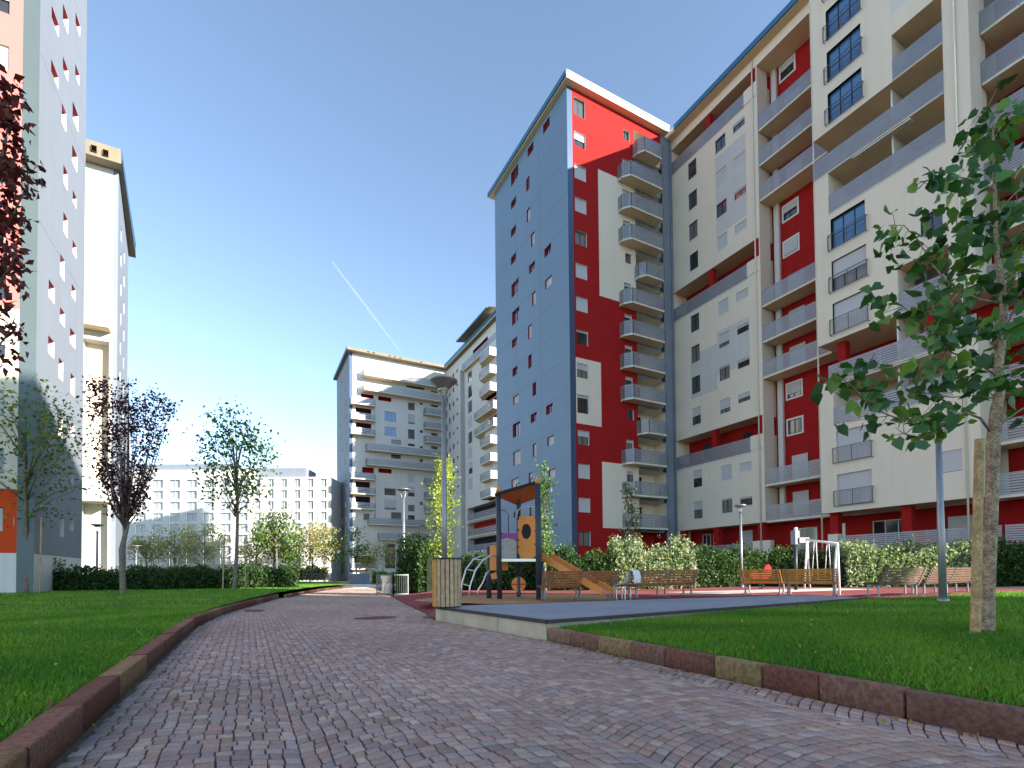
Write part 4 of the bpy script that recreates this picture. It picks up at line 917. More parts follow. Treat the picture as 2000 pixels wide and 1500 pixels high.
# broad-leaved tree in the right foreground, surveyed branch by branch
rt_ = thing('broad_leaved_tree', 'large broad-leaved tree with a pale trunk on the right-hand lawn, tied to a stake', 'tree', pos(1925, 1240, 7.1))
b = MB(); D0 = 7.1
def pl3(pts, d0, d1): n = len(pts); return [at_d(x, y, d0 + (d1 - d0) * i / max(1, n - 1)) for i, (x, y) in enumerate(pts)]
trunk_px = [(1924, 1262), (1927, 1238), (1930, 1140), (1935, 1040), (1938, 940), (1940, 860), (1946, 800), (1953, 765), (1950, 715), (1958, 650), (1961, 600), (1957, 560), (1947, 500), (1944, 430), (1942, 350), (1939, 280), (1941, 215)]
tw_px = [30, 25, 22, 21, 20.5, 22, 19, 16, 15, 14, 12.5, 11.5, 8.5, 6.5, 5, 4, 2.5]
b.tube(pl3(trunk_px, D0, D0), [q / 2 / FOC * D0 for q in tw_px], 14)
BR = [([(1936, 845), (1915, 817), (1888, 806), (1850, 812), (1800, 820), (1755, 818), (1722, 805), (1690, 782), (1662, 752), (1640, 738)], -1.1, 5),
      ([(1948, 735), (1900, 702), (1862, 690), (1838, 672), (1815, 645), (1788, 618), (1765, 600), (1742, 583)], -.7, 4),
      ([(1952, 592), (1910, 584), (1875, 566), (1845, 545), (1822, 518), (1805, 488), (1790, 465), (1765, 440), (1735, 440)], .4, 4),
      ([(1950, 780), (1905, 772), (1860, 776), (1825, 772), (1795, 752), (1772, 742)], .9, 3),
      ([(1942, 838), (1968, 818), (1995, 800), (2040, 770), (2090, 745)], -.3, 4.5), ([(1951, 762), (1978, 738), (2015, 716), (2070, 680)], .6, 4),
      ([(1958, 655), (1978, 610), (1998, 565), (2030, 520)], -.5, 3.4), ([(1956, 560), (1978, 540), (1992, 505), (2020, 470)], .5, 3),
      ([(1945, 445), (1910, 428), (1872, 425), (1848, 440)], -.5, 2.6), ([(1943, 372), (1905, 350), (1862, 345), (1822, 352), (1796, 355)], -.6, 2.6),
      ([(1941, 305), (1905, 298), (1872, 305)], .4, 2.2), ([(1940, 275), (1962, 232), (1990, 196)], .2, 2), ([(1941, 285), (1926, 240), (1920, 212)], -.3, 2), ([(1944, 420), (1980, 380), (2015, 350)], .4, 2.6),
      ([(1800, 820), (1770, 846), (1745, 850)], -1.2, 2), ([(1850, 812), (1825, 840), (1812, 848)], -.7, 2), ([(1860, 690), (1800, 700), (1760, 715), (1700, 722)], -.9, 2.4), ([(1875, 566), (1850, 600), (1812, 608)], .2, 2), ([(1957, 640), (1900, 640), (1860, 636)], .7, 2.6)]
cent = []; sprd = []
for pts, dd, wpx in BR:
    Q = pl3(pts, D0, D0 + dd); b.tube(Q, list(np.linspace(wpx / 2, .7, len(Q)) / FOC * D0), 6)
    for i in range(1, len(Q)):
        f0 = i / len(Q)
        if f0 < .3: continue
        for _ in range(3 if f0 < .6 else 6):
            p = Q[i - 1].lerp(Q[i], random.random()); o = Vector((RNG.normal(0, .11), RNG.normal(0, .16), RNG.normal(0, .10))); q = p + o
            cent.append(q); sprd.append(.10)
            if random.random() < .35: b.tube([p, q], [.006, .003], 4)
b.build('trunk', M['barkp'], rt_, True)
for px, py, r_, n_ in ((1900, 690, 70, 60), (1850, 640, 60, 34), (1900, 560, 65, 46), (1930, 480, 55, 36), (1900, 330, 48, 26), (1950, 300, 40, 22), (1960, 420, 45, 26), (1970, 650, 50, 28), (1860, 470, 50, 22), (1985, 560, 40, 22), (1880, 745, 60, 26), (1820, 720, 50, 18), (1740, 460, 34, 12), (1700, 575, 28, 7), (1655, 748, 24, 8), (1985, 250, 36, 14), (1850, 540, 45, 16), (1850, 820, 34, 10), (1985, 740, 45, 18), (2040, 600, 90, 60), (2030, 400, 70, 40)):
    for _ in range(int(n_ * .55)):
        a = RNG.normal(0, .5, 2) * r_; cent.append(at_d(px + a[0], py + a[1], D0 + .35 + RNG.normal(0, .5))); sprd.append(.09)
V, Fa, C = leaves([tuple(p) for p in cent], np.array(sprd), 2, .165, [(.05, .13, .035), (.08, .19, .04), (.035, .095, .03), (.15, .25, .045), (.06, .14, .045)], .9, True, jit=.3)
mesh_np('crown', V, Fa, M['leafb'], C, rt_)
b = MB(); b.tube([at_d(1904, 1262, 6.95), at_d(1905, 1240, 6.95), at_d(1913, 858, 6.95)], [.062, .06, .055], 12); tag(b.build('tree_stake', M['stake'], None, False), 'thick round wooden stake beside the trunk of the broad-leaved tree', 'stake')
b = MB(); b.tube([at_d(1934, 1243, 7.0), at_d(1960, 1243, 7.0), at_d(1985, 1251, 6.8)], .015, 6); tag(b.build('irrigation_hose', M['binwood']), 'thin pale hose lying in the grass beside the staked tree', 'hose')

# purple-leaved tree whose crown hangs in from the left edge
lt = thing('purple_leaved_tree', 'dark red-leaved tree hanging into the picture from the left edge', 'tree', tuple(Vector(pos(-110, 1250, 7.2)).xy) + (.2,))
b = MB(); b.tube([Vector(pos(-110, 1320, 7.2)), Vector(pos(-110, 900, 7.2)), Vector(pos(-90, 500, 7.2)), Vector(pos(-80, 200, 7.2))], [.1, .09, .06, .02], 10)
cent = []
for pts in ([(-105, 760), (-50, 640), (-5, 560), (30, 500)], [(-100, 700), (-40, 560), (20, 430), (55, 360), (50, 290)], [(-95, 600), (-40, 430), (5, 300), (25, 200), (20, 165)], [(-95, 800), (-40, 720), (10, 660), (30, 620)], [(-92, 560), (-60, 300), (-40, 120)], [(-98, 700), (-120, 400), (-150, 200)], [(-98, 760), (-160, 560), (-210, 420)]):
    Q = pl3(pts, 7.2, 7.2 + random.uniform(-.9, .6)); b.tube(Q, list(np.linspace(.022, .006, len(Q))), 5)
    for i in range(1, len(Q)):
        for _ in range(16): cent.append(tuple(Q[i - 1].lerp(Q[i], random.random()) + Vector((RNG.normal(-.05, .09), RNG.normal(0, .14), RNG.normal(0, .10)))))
for px, py, r_, n_ in ((-5, 200, 40, 36), (10, 330, 42, 44), (5, 430, 46, 46), (20, 520, 34, 36), (-20, 600, 34, 24), (-60, 400, 60, 50)):
    for _ in range(n_): a = RNG.normal(0, .5, 2) * r_; cent.append(tuple(at_d(px + a[0], py + a[1], 7.2 + RNG.normal(0, .4))))
b.build('trunk', M['bark'], lt, True)
V, Fa, C = leaves(cent, .12, 4, .115, [(.13, .018, .018), (.09, .014, .018), (.18, .035, .02), (.06, .012, .016)], .8, jit=.3); mesh_np('crown', V, Fa, M['leafb'], C, lt)

# ================================================================== street furniture
RV = Vector((math.cos(YAW), -math.sin(YAW), 0)); FV = Vector((math.sin(YAW), math.cos(YAW), 0))
def lamp(label, base, H, r, head=.42, group='lamp posts', tall=False):
    base = Vector(base); t = thing('lamp_post', label, 'lamp post', tuple(base), group)
    b = MB(); b.tube([base - Vector((0, 0, .3)), base + Vector((0, 0, H * .35)), base + Vector((0, 0, H - head * 1.35))], [r, r * .93, r * .72], 14)
    b.tube([base, base + Vector((0, 0, .12))], r * 1.5, 14); b.build('pole', M['galv'], t, True)
    a = MB(); c = base + Vector((0, 0, H - head * 1.4))
    for ang in (0, 2 * PI / 3, 4 * PI / 3):
        dd = Vector((math.cos(ang + .5), math.sin(ang + .5), 0)); a.tube([c - Vector((0, 0, .12)) + dd * r * .6, c + dd * head * .45 + Vector((0, 0, head * .75)), c + dd * head * .62 + Vector((0, 0, head * 1.2))], .018 if not tall else .028, 6)
    a.build('arm', M['galv'], t)
    h = MB(); z = H - head * .22
    h.lathe([(0, .05), (head * .7, .045), (head, .0), (head * .98, -.05), (head * .78, -head * .16), (head * .45, -head * (.55 if tall else .26)), (head * .2, -head * (.62 if tall else .3)), (0, -head * (.62 if tall else .3))], base + Vector((0, 0, z)), 28)
    h.build('lamp_head', M['galv'], t, True)
    g = MB(); g.lathe([(0, 0), (head * .38, 0), (head * .36, -.05), (0, -.06)], base + Vector((0, 0, z - head * (.62 if tall else .3) + .003)), 20); g.build('lamp_glass', M['glassg'], t)
def ht(px, pyb, pyt, d): return at_d(px, pyt, d).z - at_d(px, pyb, d).z
lamp('tallest lamp post, with a wide funnel head, rising behind the wooden litter bin', pos(869, 1166, 20.6), ht(868, 1166, 734, 20.6), .115, .58, tall=True)
lamp('lamp post with a flat wide head in front of the distant apartment block', pos(789, 1150, 37), ht(789, 1150, 952, 37), .12, .52)
lamp('lamp post among the dark hedge, below the cream loggias', pos(1449, 1148, 26.5), ht(1449, 1148, 984, 26.5), .075, .30)
lamp('grey lamp post at the edge of the right lawn, its head hidden in leaves', pos(1842, 1178, 12.6), ht(1842, 1178, 822, 12.6), .085, .34)
lamp('lamp post before the recess between the grey tower and the white block', pos(189, 1148, 36), ht(189, 1148, 1022, 36), .085, .42)
lamp('thin lamp post behind the poplar, in front of the distant block', pos(826, 1146, 50), ht(826, 1146, 1024, 50), .08, .34)
lamp('small distant lamp post by the steps of the far apartment block', pos(749, 1136, 60), ht(749, 1136, 1068, 60), .06, .30)
lamp('distant lamp post above the long dark hedge, just right of the purple tree', pos(266, 1136, 60), ht(266, 1136, 1064, 60), .08, .5)

# litter bin
bp = Vector((*on_z(873, 1186, .335), .335)); bt = thing('litter_bin', 'tall round litter bin clad in vertical wooden slats on the platform corner', 'litter bin', tuple(bp))
HB = ht(873, 1186, 1093, bp.dot(FV)); RB = .345
q = MB(); q.lathe([(RB - .05, .02), (RB - .05, HB - .02), (0, HB - .1)], bp, 24); q.build('liner', M['black'], bt, True)
q = MB(); q.lathe([(RB + .015, HB), (RB + .02, HB + .03), (RB - .03, HB + .035), (RB - .07, HB - .03)], bp, 32); q.lathe([(RB - .02, 0), (RB - .02, .04), (0, .04)], bp, 24); q.build('rim', M['black'], bt, True)
ns = 20
for k in range(ns):
    a = 2 * PI * k / ns; c = Vector((math.cos(a), math.sin(a), 0)); q = MB(); e = Vector((-c.y, c.x, 0)); p = bp + c * (RB - .012); hw = .042; i = len(q.v)
    for z in (.035, HB):
        for s_, n_ in ((-1, -1), (1, -1), (1, 1), (-1, 1)): q.v.append(tuple(p + e * hw * s_ + c * .013 * n_ + Vector((0, 0, z + RNG.uniform(-.004, .004)))))
    for f in ((3, 2, 1, 0), (4, 5, 6, 7), (0, 1, 5, 4), (1, 2, 6, 5), (2, 3, 7, 6), (3, 0, 4, 7)): q.f.append(tuple(i + j for j in f)); q.m.append(0)
    left = (c.dot(RV) < -.45)
    q.build('slat', M['binwoodlit' if left else 'binwood'], bt)  # left slats coloured orange for the light on that side

# benches: metal frames with an arched foot, contoured slats; local x along the seat, +y where the sitter looks
def bench(label, p0, p1, wood='wood', group='slatted park benches', flip=1, z=.275):
    p0, p1 = Vector((*p0, 0)), Vector((*p1, 0)); L = (p1 - p0).length; d = (p1 - p0).normalized(); n = Vector((-d.y, d.x, 0)) * flip
    o = p0 + Vector((0, 0, z)); t = thing('park_bench', label, 'bench', tuple((p0 + p1) / 2 + Vector((0, 0, z))), group)
    W = lambda x, y, zz: o + d * x + n * y + Vector((0, 0, zz))
    s = MB()
    for y, zz in ((.50, .44), (.42, .455), (.34, .452), (.26, .445), (.18, .435), (.10, .425)): s.bar(W(-.06, y, zz), W(L + .06, y, zz), .07, .04)
    s.build('seat', M[wood], t)
    s = MB()
    for i, (y, zz) in enumerate(((.035, .49), (.0, .57), (-.035, .65), (-.07, .73), (-.105, .81), (-.135, .885))):
        a, b_ = W(-.06, y, zz), W(L + .06, y, zz); s.bar(a, b_, .036, .062)
    s.build('backrest', M[wood], t)
    for x in (.06, L / 2, L - .06) if L > 1.9 else (.06, L - .06):
        f = MB(); f.bar(W(x, .07, .40), W(x, -.16, .92), .035, .05); f.bar(W(x, .07, .40), W(x, .5, .41), .035, .04); f.build('seat_frame', M['galv'], t)
        for y in (.12, .44): g = MB(); g.bar(W(x, y, .06), W(x, y, .41), .045, .045); g.build('leg', M['galv'], t)
        g = MB(); Q = [W(x, .28 + .42 * math.sin(a), .01 + .07 * math.cos(a * 1.4)) for a in np.linspace(-1.1, 1.1, 9)]
        for a_, b_ in zip(Q, Q[1:]): g.bar(a_, b_, .04, .02)
        g.build('foot', M['galv'], t)
def gz(px, py): return on_z(px, py, .275)
bench('long brown slatted bench in front of the play tower and slide, seen from behind', gz(1062, 1175), gz(1205, 1172), 'wood')
bench('brown slatted bench with light showing through its slats, next to the white draped cloth', gz(1246, 1171), gz(1358, 1165), 'wood')
bench('yellow slatted bench, left of the pair before the swings', gz(1450, 1161), gz(1524, 1163), 'woody')
bench('yellow slatted bench, right of the pair and nearest the swing post', gz(1534, 1164), gz(1632, 1166), 'woody')
bench('dark bench in front of the pale hedge, left of the lamp post', gz(1722, 1169), gz(1800, 1166), 'woodd')
bench('dark bench in front of the pale hedge, between lamp post and staked tree', gz(1812, 1165), gz(1900, 1160), 'woodd')
# cloth hung over the bench end
c0 = Vector((*gz(1226, 1173), .275)); q = MB(); dd = (Vector((*gz(1246, 1171), .275)) - c0).normalized(); nn = Vector((-dd.y, dd.x, 0))
prof = [(-.20, .50), (-.24, .70), (-.20, .90), (-.10, .96), (.02, .88), (.06, .68), (.12, .52), (.36, .49), (.5, .46), (.53, .32)]
NX = 8
for i in range(NX + 1):
    for j, (y, z) in enumerate(prof):
        p = c0 + dd * (.02 + .42 * i / NX - .04 * j / 9) + nn * (y + .02 * math.sin(i * 2.1 + j)) + Vector((0, 0, z + .02 * math.sin(i * 1.7 + j * 1.3))); q.v.append(tuple(p))
for i in range(NX):
    for j in range(len(prof) - 1): k = len(prof); q.f.append((i * k + j, (i + 1) * k + j, (i + 1) * k + j + 1, i * k + j + 1)); q.m.append(0)
o = q.build('cloth', M['cloth'], None, True); md = o.modifiers.new('thickness', 'SOLIDIFY'); md.thickness = .015; md2 = o.modifiers.new('soft', 'SUBSURF'); md2.levels = 1; md2.render_levels = 1
tag(o, 'white cloth draped over a small seat between the two brown benches', 'cloth')
cb = gz(1226, 1172); st_ = thing('park_stool', 'small single seat under the white cloth, between the brown benches', 'seat', (*cb, .275)); W = lambda x, y, z: Vector((*cb, .275)) + dd * x + nn * y + Vector((0, 0, z))
q = MB(); 
for y in (.12, .22, .32, .42): q.bar(W(0, y, .44), W(.45, y, .44), .07, .03)
q.build('seat', M['wood'], st_)
for x in (.04, .41):
    for y in (.12, .42): q = MB(); q.bar(W(x, y, 0), W(x, y, .43), .04, .04); q.build('leg', M['steel'], st_)
q = MB()
for z in (.55, .65, .75, .85): q.bar(W(0, -.1 - (z - .55) * .3, z), W(.45, -.1 - (z - .55) * .3, z), .03, .06)
q.build('backrest', M['wood'], st_)

# play tower
pt = thing('play_tower', 'playground tower with dark posts, orange panels, a sloping orange roof and a slide', 'play tower', tuple(Vector(pos(1013, 1165, 17))))
def post(px, pb, ptop, d, r, cap=True):
    q = MB(); a, b = at_d(px[0], pb, d), at_d(px[1], ptop, d); q.tube([a - Vector((0, 0, .1)), b], r, 12); o = q.build('post', M['postb'], pt, True)
    if cap: q = MB(); q.tube([b, b + Vector((0, 0, .12)), b + Vector((0, 0, .3))], [r, r * .8, .004], 12); q.build('post_cap', M['orange'], o, True)
post((976, 973), 1168, 962, 17.0, .085); post((1053, 1050), 1173, 945, 16.3, .095); post((1013, 1013), 1160, 974, 17.9, .075, False); post((955, 955), 1168, 1068, 17.5, .085, False); post((1058, 1058), 1160, 1092, 17.8, .06, False)
q = MB(); cs = [at_d(978, 1094, 17.0), at_d(1052, 1094, 16.3), at_d(1062, 1094, 17.8), at_d(1013, 1094, 18.2), at_d(985, 1094, 18.0)]
q.quad([c + Vector((0, 0, -.05)) for c in cs]); q.quad([c + Vector((0, 0, .03)) for c in cs])
for a, b in zip(cs, cs[1:] + cs[:1]): q.bar(a, b, .05, .09)
q.build('deck', M['steel'], pt)
def panel(name, pxs, m, th=.03, parent=None, hole=None):
    """pxs: (px, py, depth) outline, extruded; hole = (px, py, rx_px, ry_px) an oval opening"""
    P = [at_d(*p) for p in pxs]; nrm = (P[1] - P[0]).cross(P[2] - P[0]).normalized(); q = MB()
    if hole is None:
        for s_ in (-1, 1): q.quad([p + nrm * th / 2 * s_ for p in P])
        for a, b in zip(P, P[1:] + P[:1]): q.quad([a + nrm * th / 2, b + nrm * th / 2, b - nrm * th / 2, a - nrm * th / 2])
    else:
        hx, hy, rx, ry = hole; x0, x1 = min(p[0] for p in pxs), max(p[0] for p in pxs); y0, y1 = min(p[1] for p in pxs), max(p[1] for p in pxs)
        dep = lambda px: np.interp(px, sorted((p[0] for p in pxs[:2])), [p[2] for p in sorted(pxs[:2])]); N = 32; inn = []; ou = []
        for k in range(N):
            a = 2 * PI * k / N; c_, s_ = math.cos(a), math.sin(a); inn.append((hx + rx * c_ * (1 if abs(s_) < .99 else 1), hy + ry * s_))
            m_ = max(abs(c_) / ((x1 - hx) if c_ > 0 else (hx - x0)), abs(s_) / ((y1 - hy) if s_ > 0 else (hy - y0))); ou.append((hx + c_ / m_, hy + s_ / m_))
        I = [at_d(x, y, dep(x)) for x, y in inn]; O_ = [at_d(x, y, dep(x)) for x, y in ou]
        for k in range(N):
            k2 = (k + 1) % N
            for s_ in (-1, 1): q.quad([O_[k] + nrm * th / 2 * s_, O_[k2] + nrm * th / 2 * s_, I[k2] + nrm * th / 2 * s_, I[k] + nrm * th / 2 * s_])
            q.quad([I[k] + nrm * th / 2, I[k2] + nrm * th / 2, I[k2] - nrm * th / 2, I[k] - nrm * th / 2]); q.quad([O_[k] + nrm * th / 2, O_[k2] + nrm * th / 2, O_[k2] - nrm * th / 2, O_[k] - nrm * th / 2])
    return q.build(name, M[m], parent or pt)
w1 = panel('window_panel', [(1012, 1009, 17.2), (1048, 1008, 16.45), (1048, 1090, 16.45), (1012, 1091, 17.2)], 'orange', hole=(1028.5, 1038, 9.5, 15))
q = MB(); q.tube([at_d(1028.5, 1038, 16.86), at_d(1028.5, 1038, 16.95)], .001, 3); 
panel('window_dome', [(1019, 1040, 17.0), (1022, 1026, 16.97), (1029, 1022, 16.9), (1035, 1026, 16.82), (1038, 1040, 16.78), (1034, 1051, 16.82), (1028, 1054, 16.9), (1022, 1050, 16.97)], 'inside', .02, w1)
panel('climbing_panel', [(979, 1054, 17.0), (990, 1051, 17.05), (1009, 1056, 17.1), (1009, 1090, 17.1), (979, 1091, 17.0)], 'net'); panel('purple_panel', [(979, 1041, 16.98), (1009, 1041, 17.08), (1009, 1056, 17.08), (1000, 1052, 17.05), (990, 1050, 17.03), (979, 1053, 16.98)], 'purple')
panel('roof', [(966, 967, 17.0), (1045, 943, 16.3), (1048, 972, 17.6), (1010, 986, 18.2)], 'oranged', .05); panel('roof_edge', [(967, 963, 16.97), (1045, 940, 16.27), (1045, 945, 16.27), (967, 969, 16.97)], 'inside', .05)
panel('lower_panel', [(957, 1066, 17.4), (970, 1066, 17.2), (970, 1114, 17.2), (957, 1114, 17.4)], 'orange'); panel('lower_panel', [(981, 1098, 17.4), (992, 1098, 17.6), (992, 1114, 17.6), (981, 1114, 17.4)], 'orange'); panel('lower_panel', [(958, 1121, 17.0), (969, 1118, 17.0), (971, 1130, 17.0), (960, 1132, 17.0)], 'orange')
def wheel(px, py, d, r):
    c = at_d(px, py, d); q = MB(); N = 28
    for s_ in (-.03, .03): q.quad([c + FV * s_ + RV * r * math.cos(2 * PI * k / N) + Vector((0, 0, r * math.sin(2 * PI * k / N))) for k in range(N)])
    for k in range(N):
        a, b = 2 * PI * k / N, 2 * PI * (k + 1) / N; P = [c + RV * r * math.cos(t) + Vector((0, 0, r * math.sin(t))) for t in (a, b)]; q.quad([P[0] - FV * .03, P[1] - FV * .03, P[1] + FV * .03, P[0] + FV * .03])
    o = q.build('wheel', M['orange'], pt)
    for z0, z1, n_ in ((-.04, .04, 0), ): q = MB(); q.bar(c - FV * .04 - RV * r, c - FV * .04 + RV * r, .02, .05); q.build('wheel_bar', M['redp'], o)
    q = MB(); q.tube([c - FV * .06 + Vector((0, 0, -r - .12)), c - FV * .06 + Vector((0, 0, r + .02))], .045, 8); q.build('wheel_post', M['postb'], o)
wheel(1013, 1141, 16.8, .24)
def rod(name, pts, m, r, par=None, n=7):
    q = MB(); q.tube([at_d(*p) for p in pts], r, n); return q.build(name, M[m], par or pt, True)
rod('handrail', [(1010, 1012, 17.1), (1011, 998, 17.1), (1018, 992, 17.0), (1032, 990, 16.8), (1046, 990, 16.5)], 'steel', .02); rod('handrail', [(977, 996, 17.0), (988, 998, 17.0), (993, 1006, 17.05), (993, 1041, 17.1)], 'postb', .014)
for x, y0, y1 in ((1014, 975, 1010), (1005, 999, 1011), (1036, 990, 1008)): rod('grip_bar', [(x, y0, 17.3), (x, y1, 17.3)], 'postb', .03)
for px in (1035, 1008): rod('roof_bracket', [(px, (950 if px > 1020 else 958), 16.6), (px + 1, (936 if px > 1020 else 946), 16.6), (px + 6, (933 if px > 1020 else 943), 16.6)], 'postb', .02)
for (px, py) in ((1012, 1013), (1012, 1035), (1012, 1055), (1047, 1011), (1047, 1037), (1047, 1063), (1012, 1068), (1047, 1088), (1012, 1088), (978, 1042), (978, 1067)):
    rod('clamp', [(px - 3, py, 16.35 if px > 1040 else 16.95), (px + 2, py, 16.35 if px > 1040 else 16.95)], 'postb', .03)
# slide
a, b = at_d(1066, 1090, 16.9), at_d(1186, 1160, 14.9); d = (b - a).normalized(); sw_ = Vector((-d.y, d.x, 0)).normalized()
q = MB(); q.bar(a, b, .46, .05, 0)
for s_ in (-.25, .25): q.bar(a + sw_ * s_ + Vector((0, 0, .07)), b + sw_ * s_ + Vector((0, 0, .07)), .05, .2, 1)
q.quad([a + sw_ * .24 + Vector((0, 0, .03)), a - sw_ * .24 + Vector((0, 0, .03)), b - sw_ * .24 + Vector((0, 0, .03)), b + sw_ * .24 + Vector((0, 0, .03))], 0)
q.build('slide', [M['slidem'], M['orange']], pt)
# climbing arcs
ca = thing('climbing_arcs', 'curved white steel climbing arcs left of the play tower, behind the litter bin', 'climbing frame', pos(930, 1170, 17))
for pts in ([(900, 1172, 16.6), (902, 1140, 16.7), (910, 1112, 16.9), (925, 1092, 17.1), (945, 1084, 17.3), (956, 1085, 17.4)], [(915, 1175, 16.3), (918, 1145, 16.4), (928, 1115, 16.5), (943, 1094, 16.7), (958, 1085, 16.9), (972, 1086, 17.0)], [(932, 1166, 16.9), (934, 1152, 16.9), (943, 1138, 17), (950, 1120, 17.1), (958, 1113, 17.2)]):
    q = MB(); q.tube([at_d(*p) for p in pts], .028, 8); q.build('arc', M['steel'], ca, True)
for i in range(3):
    f = i / 2; q = MB(); q.tube([at_d(*p) for p in (((902, 1140, 16.7), (918, 1145, 16.4)), ((910, 1112, 16.9), (928, 1115, 16.5)), ((925, 1092, 17.1), (943, 1094, 16.7)))[i]], .018, 6); q.build('rung', M['steel'], ca, True)

# swings
sg = thing('swing_set', 'white-framed swing set behind the yellow benches', 'swing', pos(1605, 1160, 18.5))
def srod(name, pts, m, r, par=None): return rod(name, pts, m, r, par or sg)
srod('crossbar', [(1575, 1054, 19.4), (1636, 1062, 18.0)], 'whitep', .045)
for pts in ([(1636, 1062, 18.0), (1640, 1166, 17.6)], [(1634, 1062, 18.0), (1628, 1160, 18.6)], [(1576, 1055, 19.4), (1571, 1150, 19.0)], [(1576, 1055, 19.4), (1582, 1150, 19.9)]): srod('leg', pts, 'whitep', .035)
for x, d in ((1592, 19.0), (1617, 18.4)):
    s_ = srod('swing_seat', [(x - 5, 1130, d + .1), (x + 5, 1131, d - .1)], 'black', .04)
    for dx in (-1, 1): srod('chain', [(x + dx * 2, 1057 + (x - 1575) * .13, d), (x + dx * 6, 1130, d - dx * .1)], 'whitep', .012, s_)
pp = thing('sign_post', 'dark post with a pale information box, left of the swings', 'sign', pos(1554, 1150, 20.5))
rod('post', [(1554, 1152, 20.5), (1554, 1066, 20.5)], 'postb', .07, pp); q = MB(); c = at_d(1553, 1050, 20.5); q.box((c.x - .14, c.y - .1, c.z - .28), (c.x + .14, c.y + .1, c.z + .28)); q.build('box', M['greyl'], pp)
c = at_d(1562, 1055, 20.4); q = MB(); q.bar(c - RV * .02, c + RV * .38, .05, .22); q.build('sign_plate', M['glassg'], pp)
rod('cap', [(1554, 1037, 20.5), (1554, 1030, 20.5)], 'whitep', .06, pp)
# black climbing post beside the swings
q = MB(); q.tube([at_d(1631, 1150, 19.2), at_d(1631, 1068, 19.2)], .07, 10); tag(q.build('post', M['postb'], None, True), 'thick dark post directly behind the swing leg', 'post')
# red spring rider
rd = thing('spring_rider', 'small red spring rider peeping over the left yellow bench', 'play equipment', pos(1487, 1150, 19.5))
q = MB(); c = at_d(1487, 1150, 19.5); q.tube([c + Vector((.1 * math.cos(t), .1 * math.sin(t), .012 * t)) for t in np.linspace(0, 8 * PI, 60)], .014, 5); q.build('spring', M['postb'], rd, True)
q = MB(); T0 = c + Vector((0, 0, .34)); N = 22
prof = [(-.42, .18), (-.40, .36), (-.22, .42), (-.12, .30), (.06, .30), (.14, .52), (.26, .62), (.36, .52), (.40, .34), (.34, .10), (.0, .0), (-.3, .02)]
for s_ in (-.06, .06): q.quad([T0 + RV * x + FV * s_ + Vector((0, 0, z)) for x, z in prof])
for (x0, z0), (x1, z1) in zip(prof, prof[1:] + prof[:1]): q.quad([T0 + RV * x0 - FV * .06 + Vector((0, 0, z0)), T0 + RV * x1 - FV * .06 + Vector((0, 0, z1)), T0 + RV * x1 + FV * .06 + Vector((0, 0, z1)), T0 + RV * x0 + FV * .06 + Vector((0, 0, z0))])
q.build('body', M['redp'], rd)

# metal gate panels at the playground entrance
gt = thing('metal_gate', 'low grey metal barrier gate with upright bars at the playground entrance', 'gate', pos(760, 1163, 24))
a, m_, b = at_d(736, 1161, 27.5), at_d(768, 1165, 25.0), at_d(797, 1163, 25.5)
for p, q_ in ((a, m_), (m_, b)):
    f = MB(); p = Vector((p.x, p.y, .02)); q_ = Vector((q_.x, q_.y, .02))
    for e in (p, q_): f.bar(e, e + Vector((0, 0, 1.12)), .05, .05)
    for z in (.12, 1.08): f.bar(p + Vector((0, 0, z)), q_ + Vector((0, 0, z)), .03, .045)
    n_ = int((q_ - p).length / .11)
    for i in range(1, n_): e = p.lerp(q_, i / n_); f.bar(e + Vector((0, 0, .12)), e + Vector((0, 0, 1.08)), .012, .012)
    f.build('gate_leaf', M['galv'], gt)
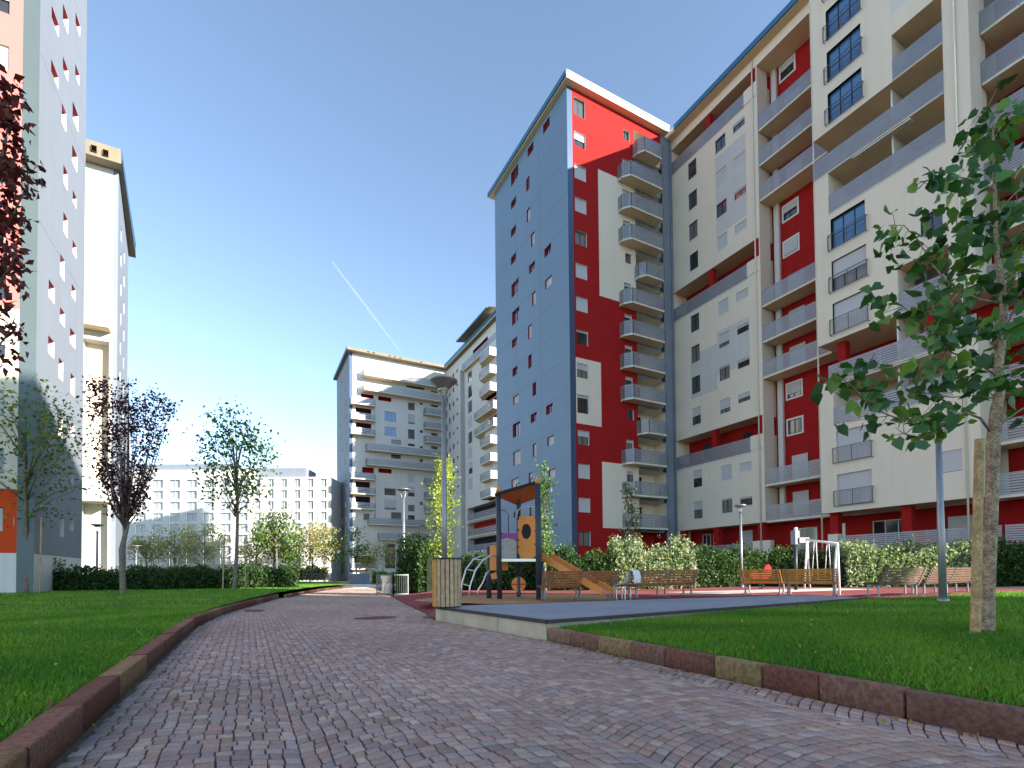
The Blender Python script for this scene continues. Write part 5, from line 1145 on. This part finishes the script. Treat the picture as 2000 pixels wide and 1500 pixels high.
# fence and low wall before the far block
fn = thing('metal_fence', 'dark metal fence along the far lawn under the ochre trees', 'fence', pos(620, 1138, 84)); q = MB()
a, b = at_d(592, 1138, 84), at_d(680, 1138, 84); a.z = b.z = .1
for z in (.2, 1.2): q.bar(a + Vector((0, 0, z)), b + Vector((0, 0, z)), .06, .08)
n_ = 46
for i in range(n_ + 1): e = a.lerp(b, i / n_); q.bar(e, e + Vector((0, 0, 1.3)), .05, .05)
q.build('rail', M['raild'], fn)
lw = MB(); a = at_d(684, 1142, 66); b = at_d(722, 1142, 66); lw.bar(Vector((a.x, a.y, .6)), Vector((b.x, b.y, .6)), .4, 1.3); tag(lw.build('garden_wall', M['greyl']), 'pale low garden wall in front of the distant block', 'wall')
# far service buildings behind the trees
sb = thing('low_building', 'low pale grey building behind the hedge and distant trees', 'building', pos(450, 1130, 103)); q = MB()
a = at_d(400, 1130, 103); b = at_d(560, 1130, 101); q.bar(Vector((a.x, a.y, 1.9)), Vector((b.x, b.y, 1.9)), 3, 3.2); q.build('wall', M['greypan'], sb)

# contrail high over the estate
a, b = at_d(648, 510, 6000), at_d(786, 692, 6500); q = MB(); N = 24
pts = [a.lerp(b, i / N) for i in range(N + 1)]; q.tube(pts, [5 + 9 * math.sin(PI * min(1, .1 + i / N)) for i in range(N + 1)], 8)
mm, t_, b_ = _mat('vapour'); b_.inputs['Base Color'].default_value = (.9, .9, .9, 1); b_.inputs['Roughness'].default_value = 1; b_.inputs['Alpha'].default_value = .05
M['vapour'] = mm; o = q.build('contrail', mm, None, True); o['kind'] = 'stuff'

# fallen leaves on the grass and the path
n = 420; P = np.empty((n, 3))
for i in range(n):
    if i < 150: y = RNG.uniform(1.5, 14); P[i] = (xl(y) - RNG.uniform(.1, 5) if i < 110 else xl(y) + abs(RNG.normal(0, .35)) + .02, y, 0)
    elif i < 340: x = RNG.uniform(4.7, 13); P[i] = (x, RNG.uniform(1, 7), 0)
    else: P[i] = (4.46 - abs(RNG.normal(0, .3)), RNG.uniform(1.5, 7), 0)
    P[i, 2] = LZ(P[i, 1]) + .05 if P[i, 0] < xl(P[i, 1]) else (.26 if P[i, 0] > 4.6 else .012)
V, Fa, C = leaves(P, .01, 1, .06, [(.35, .22, .05), (.28, .14, .04), (.20, .10, .04), (.38, .30, .08)], .0)
o = mesh_np('fallen_leaves', V * np.array((1, 1, 1)), Fa, M['leaf'], C); o['kind'] = 'stuff'
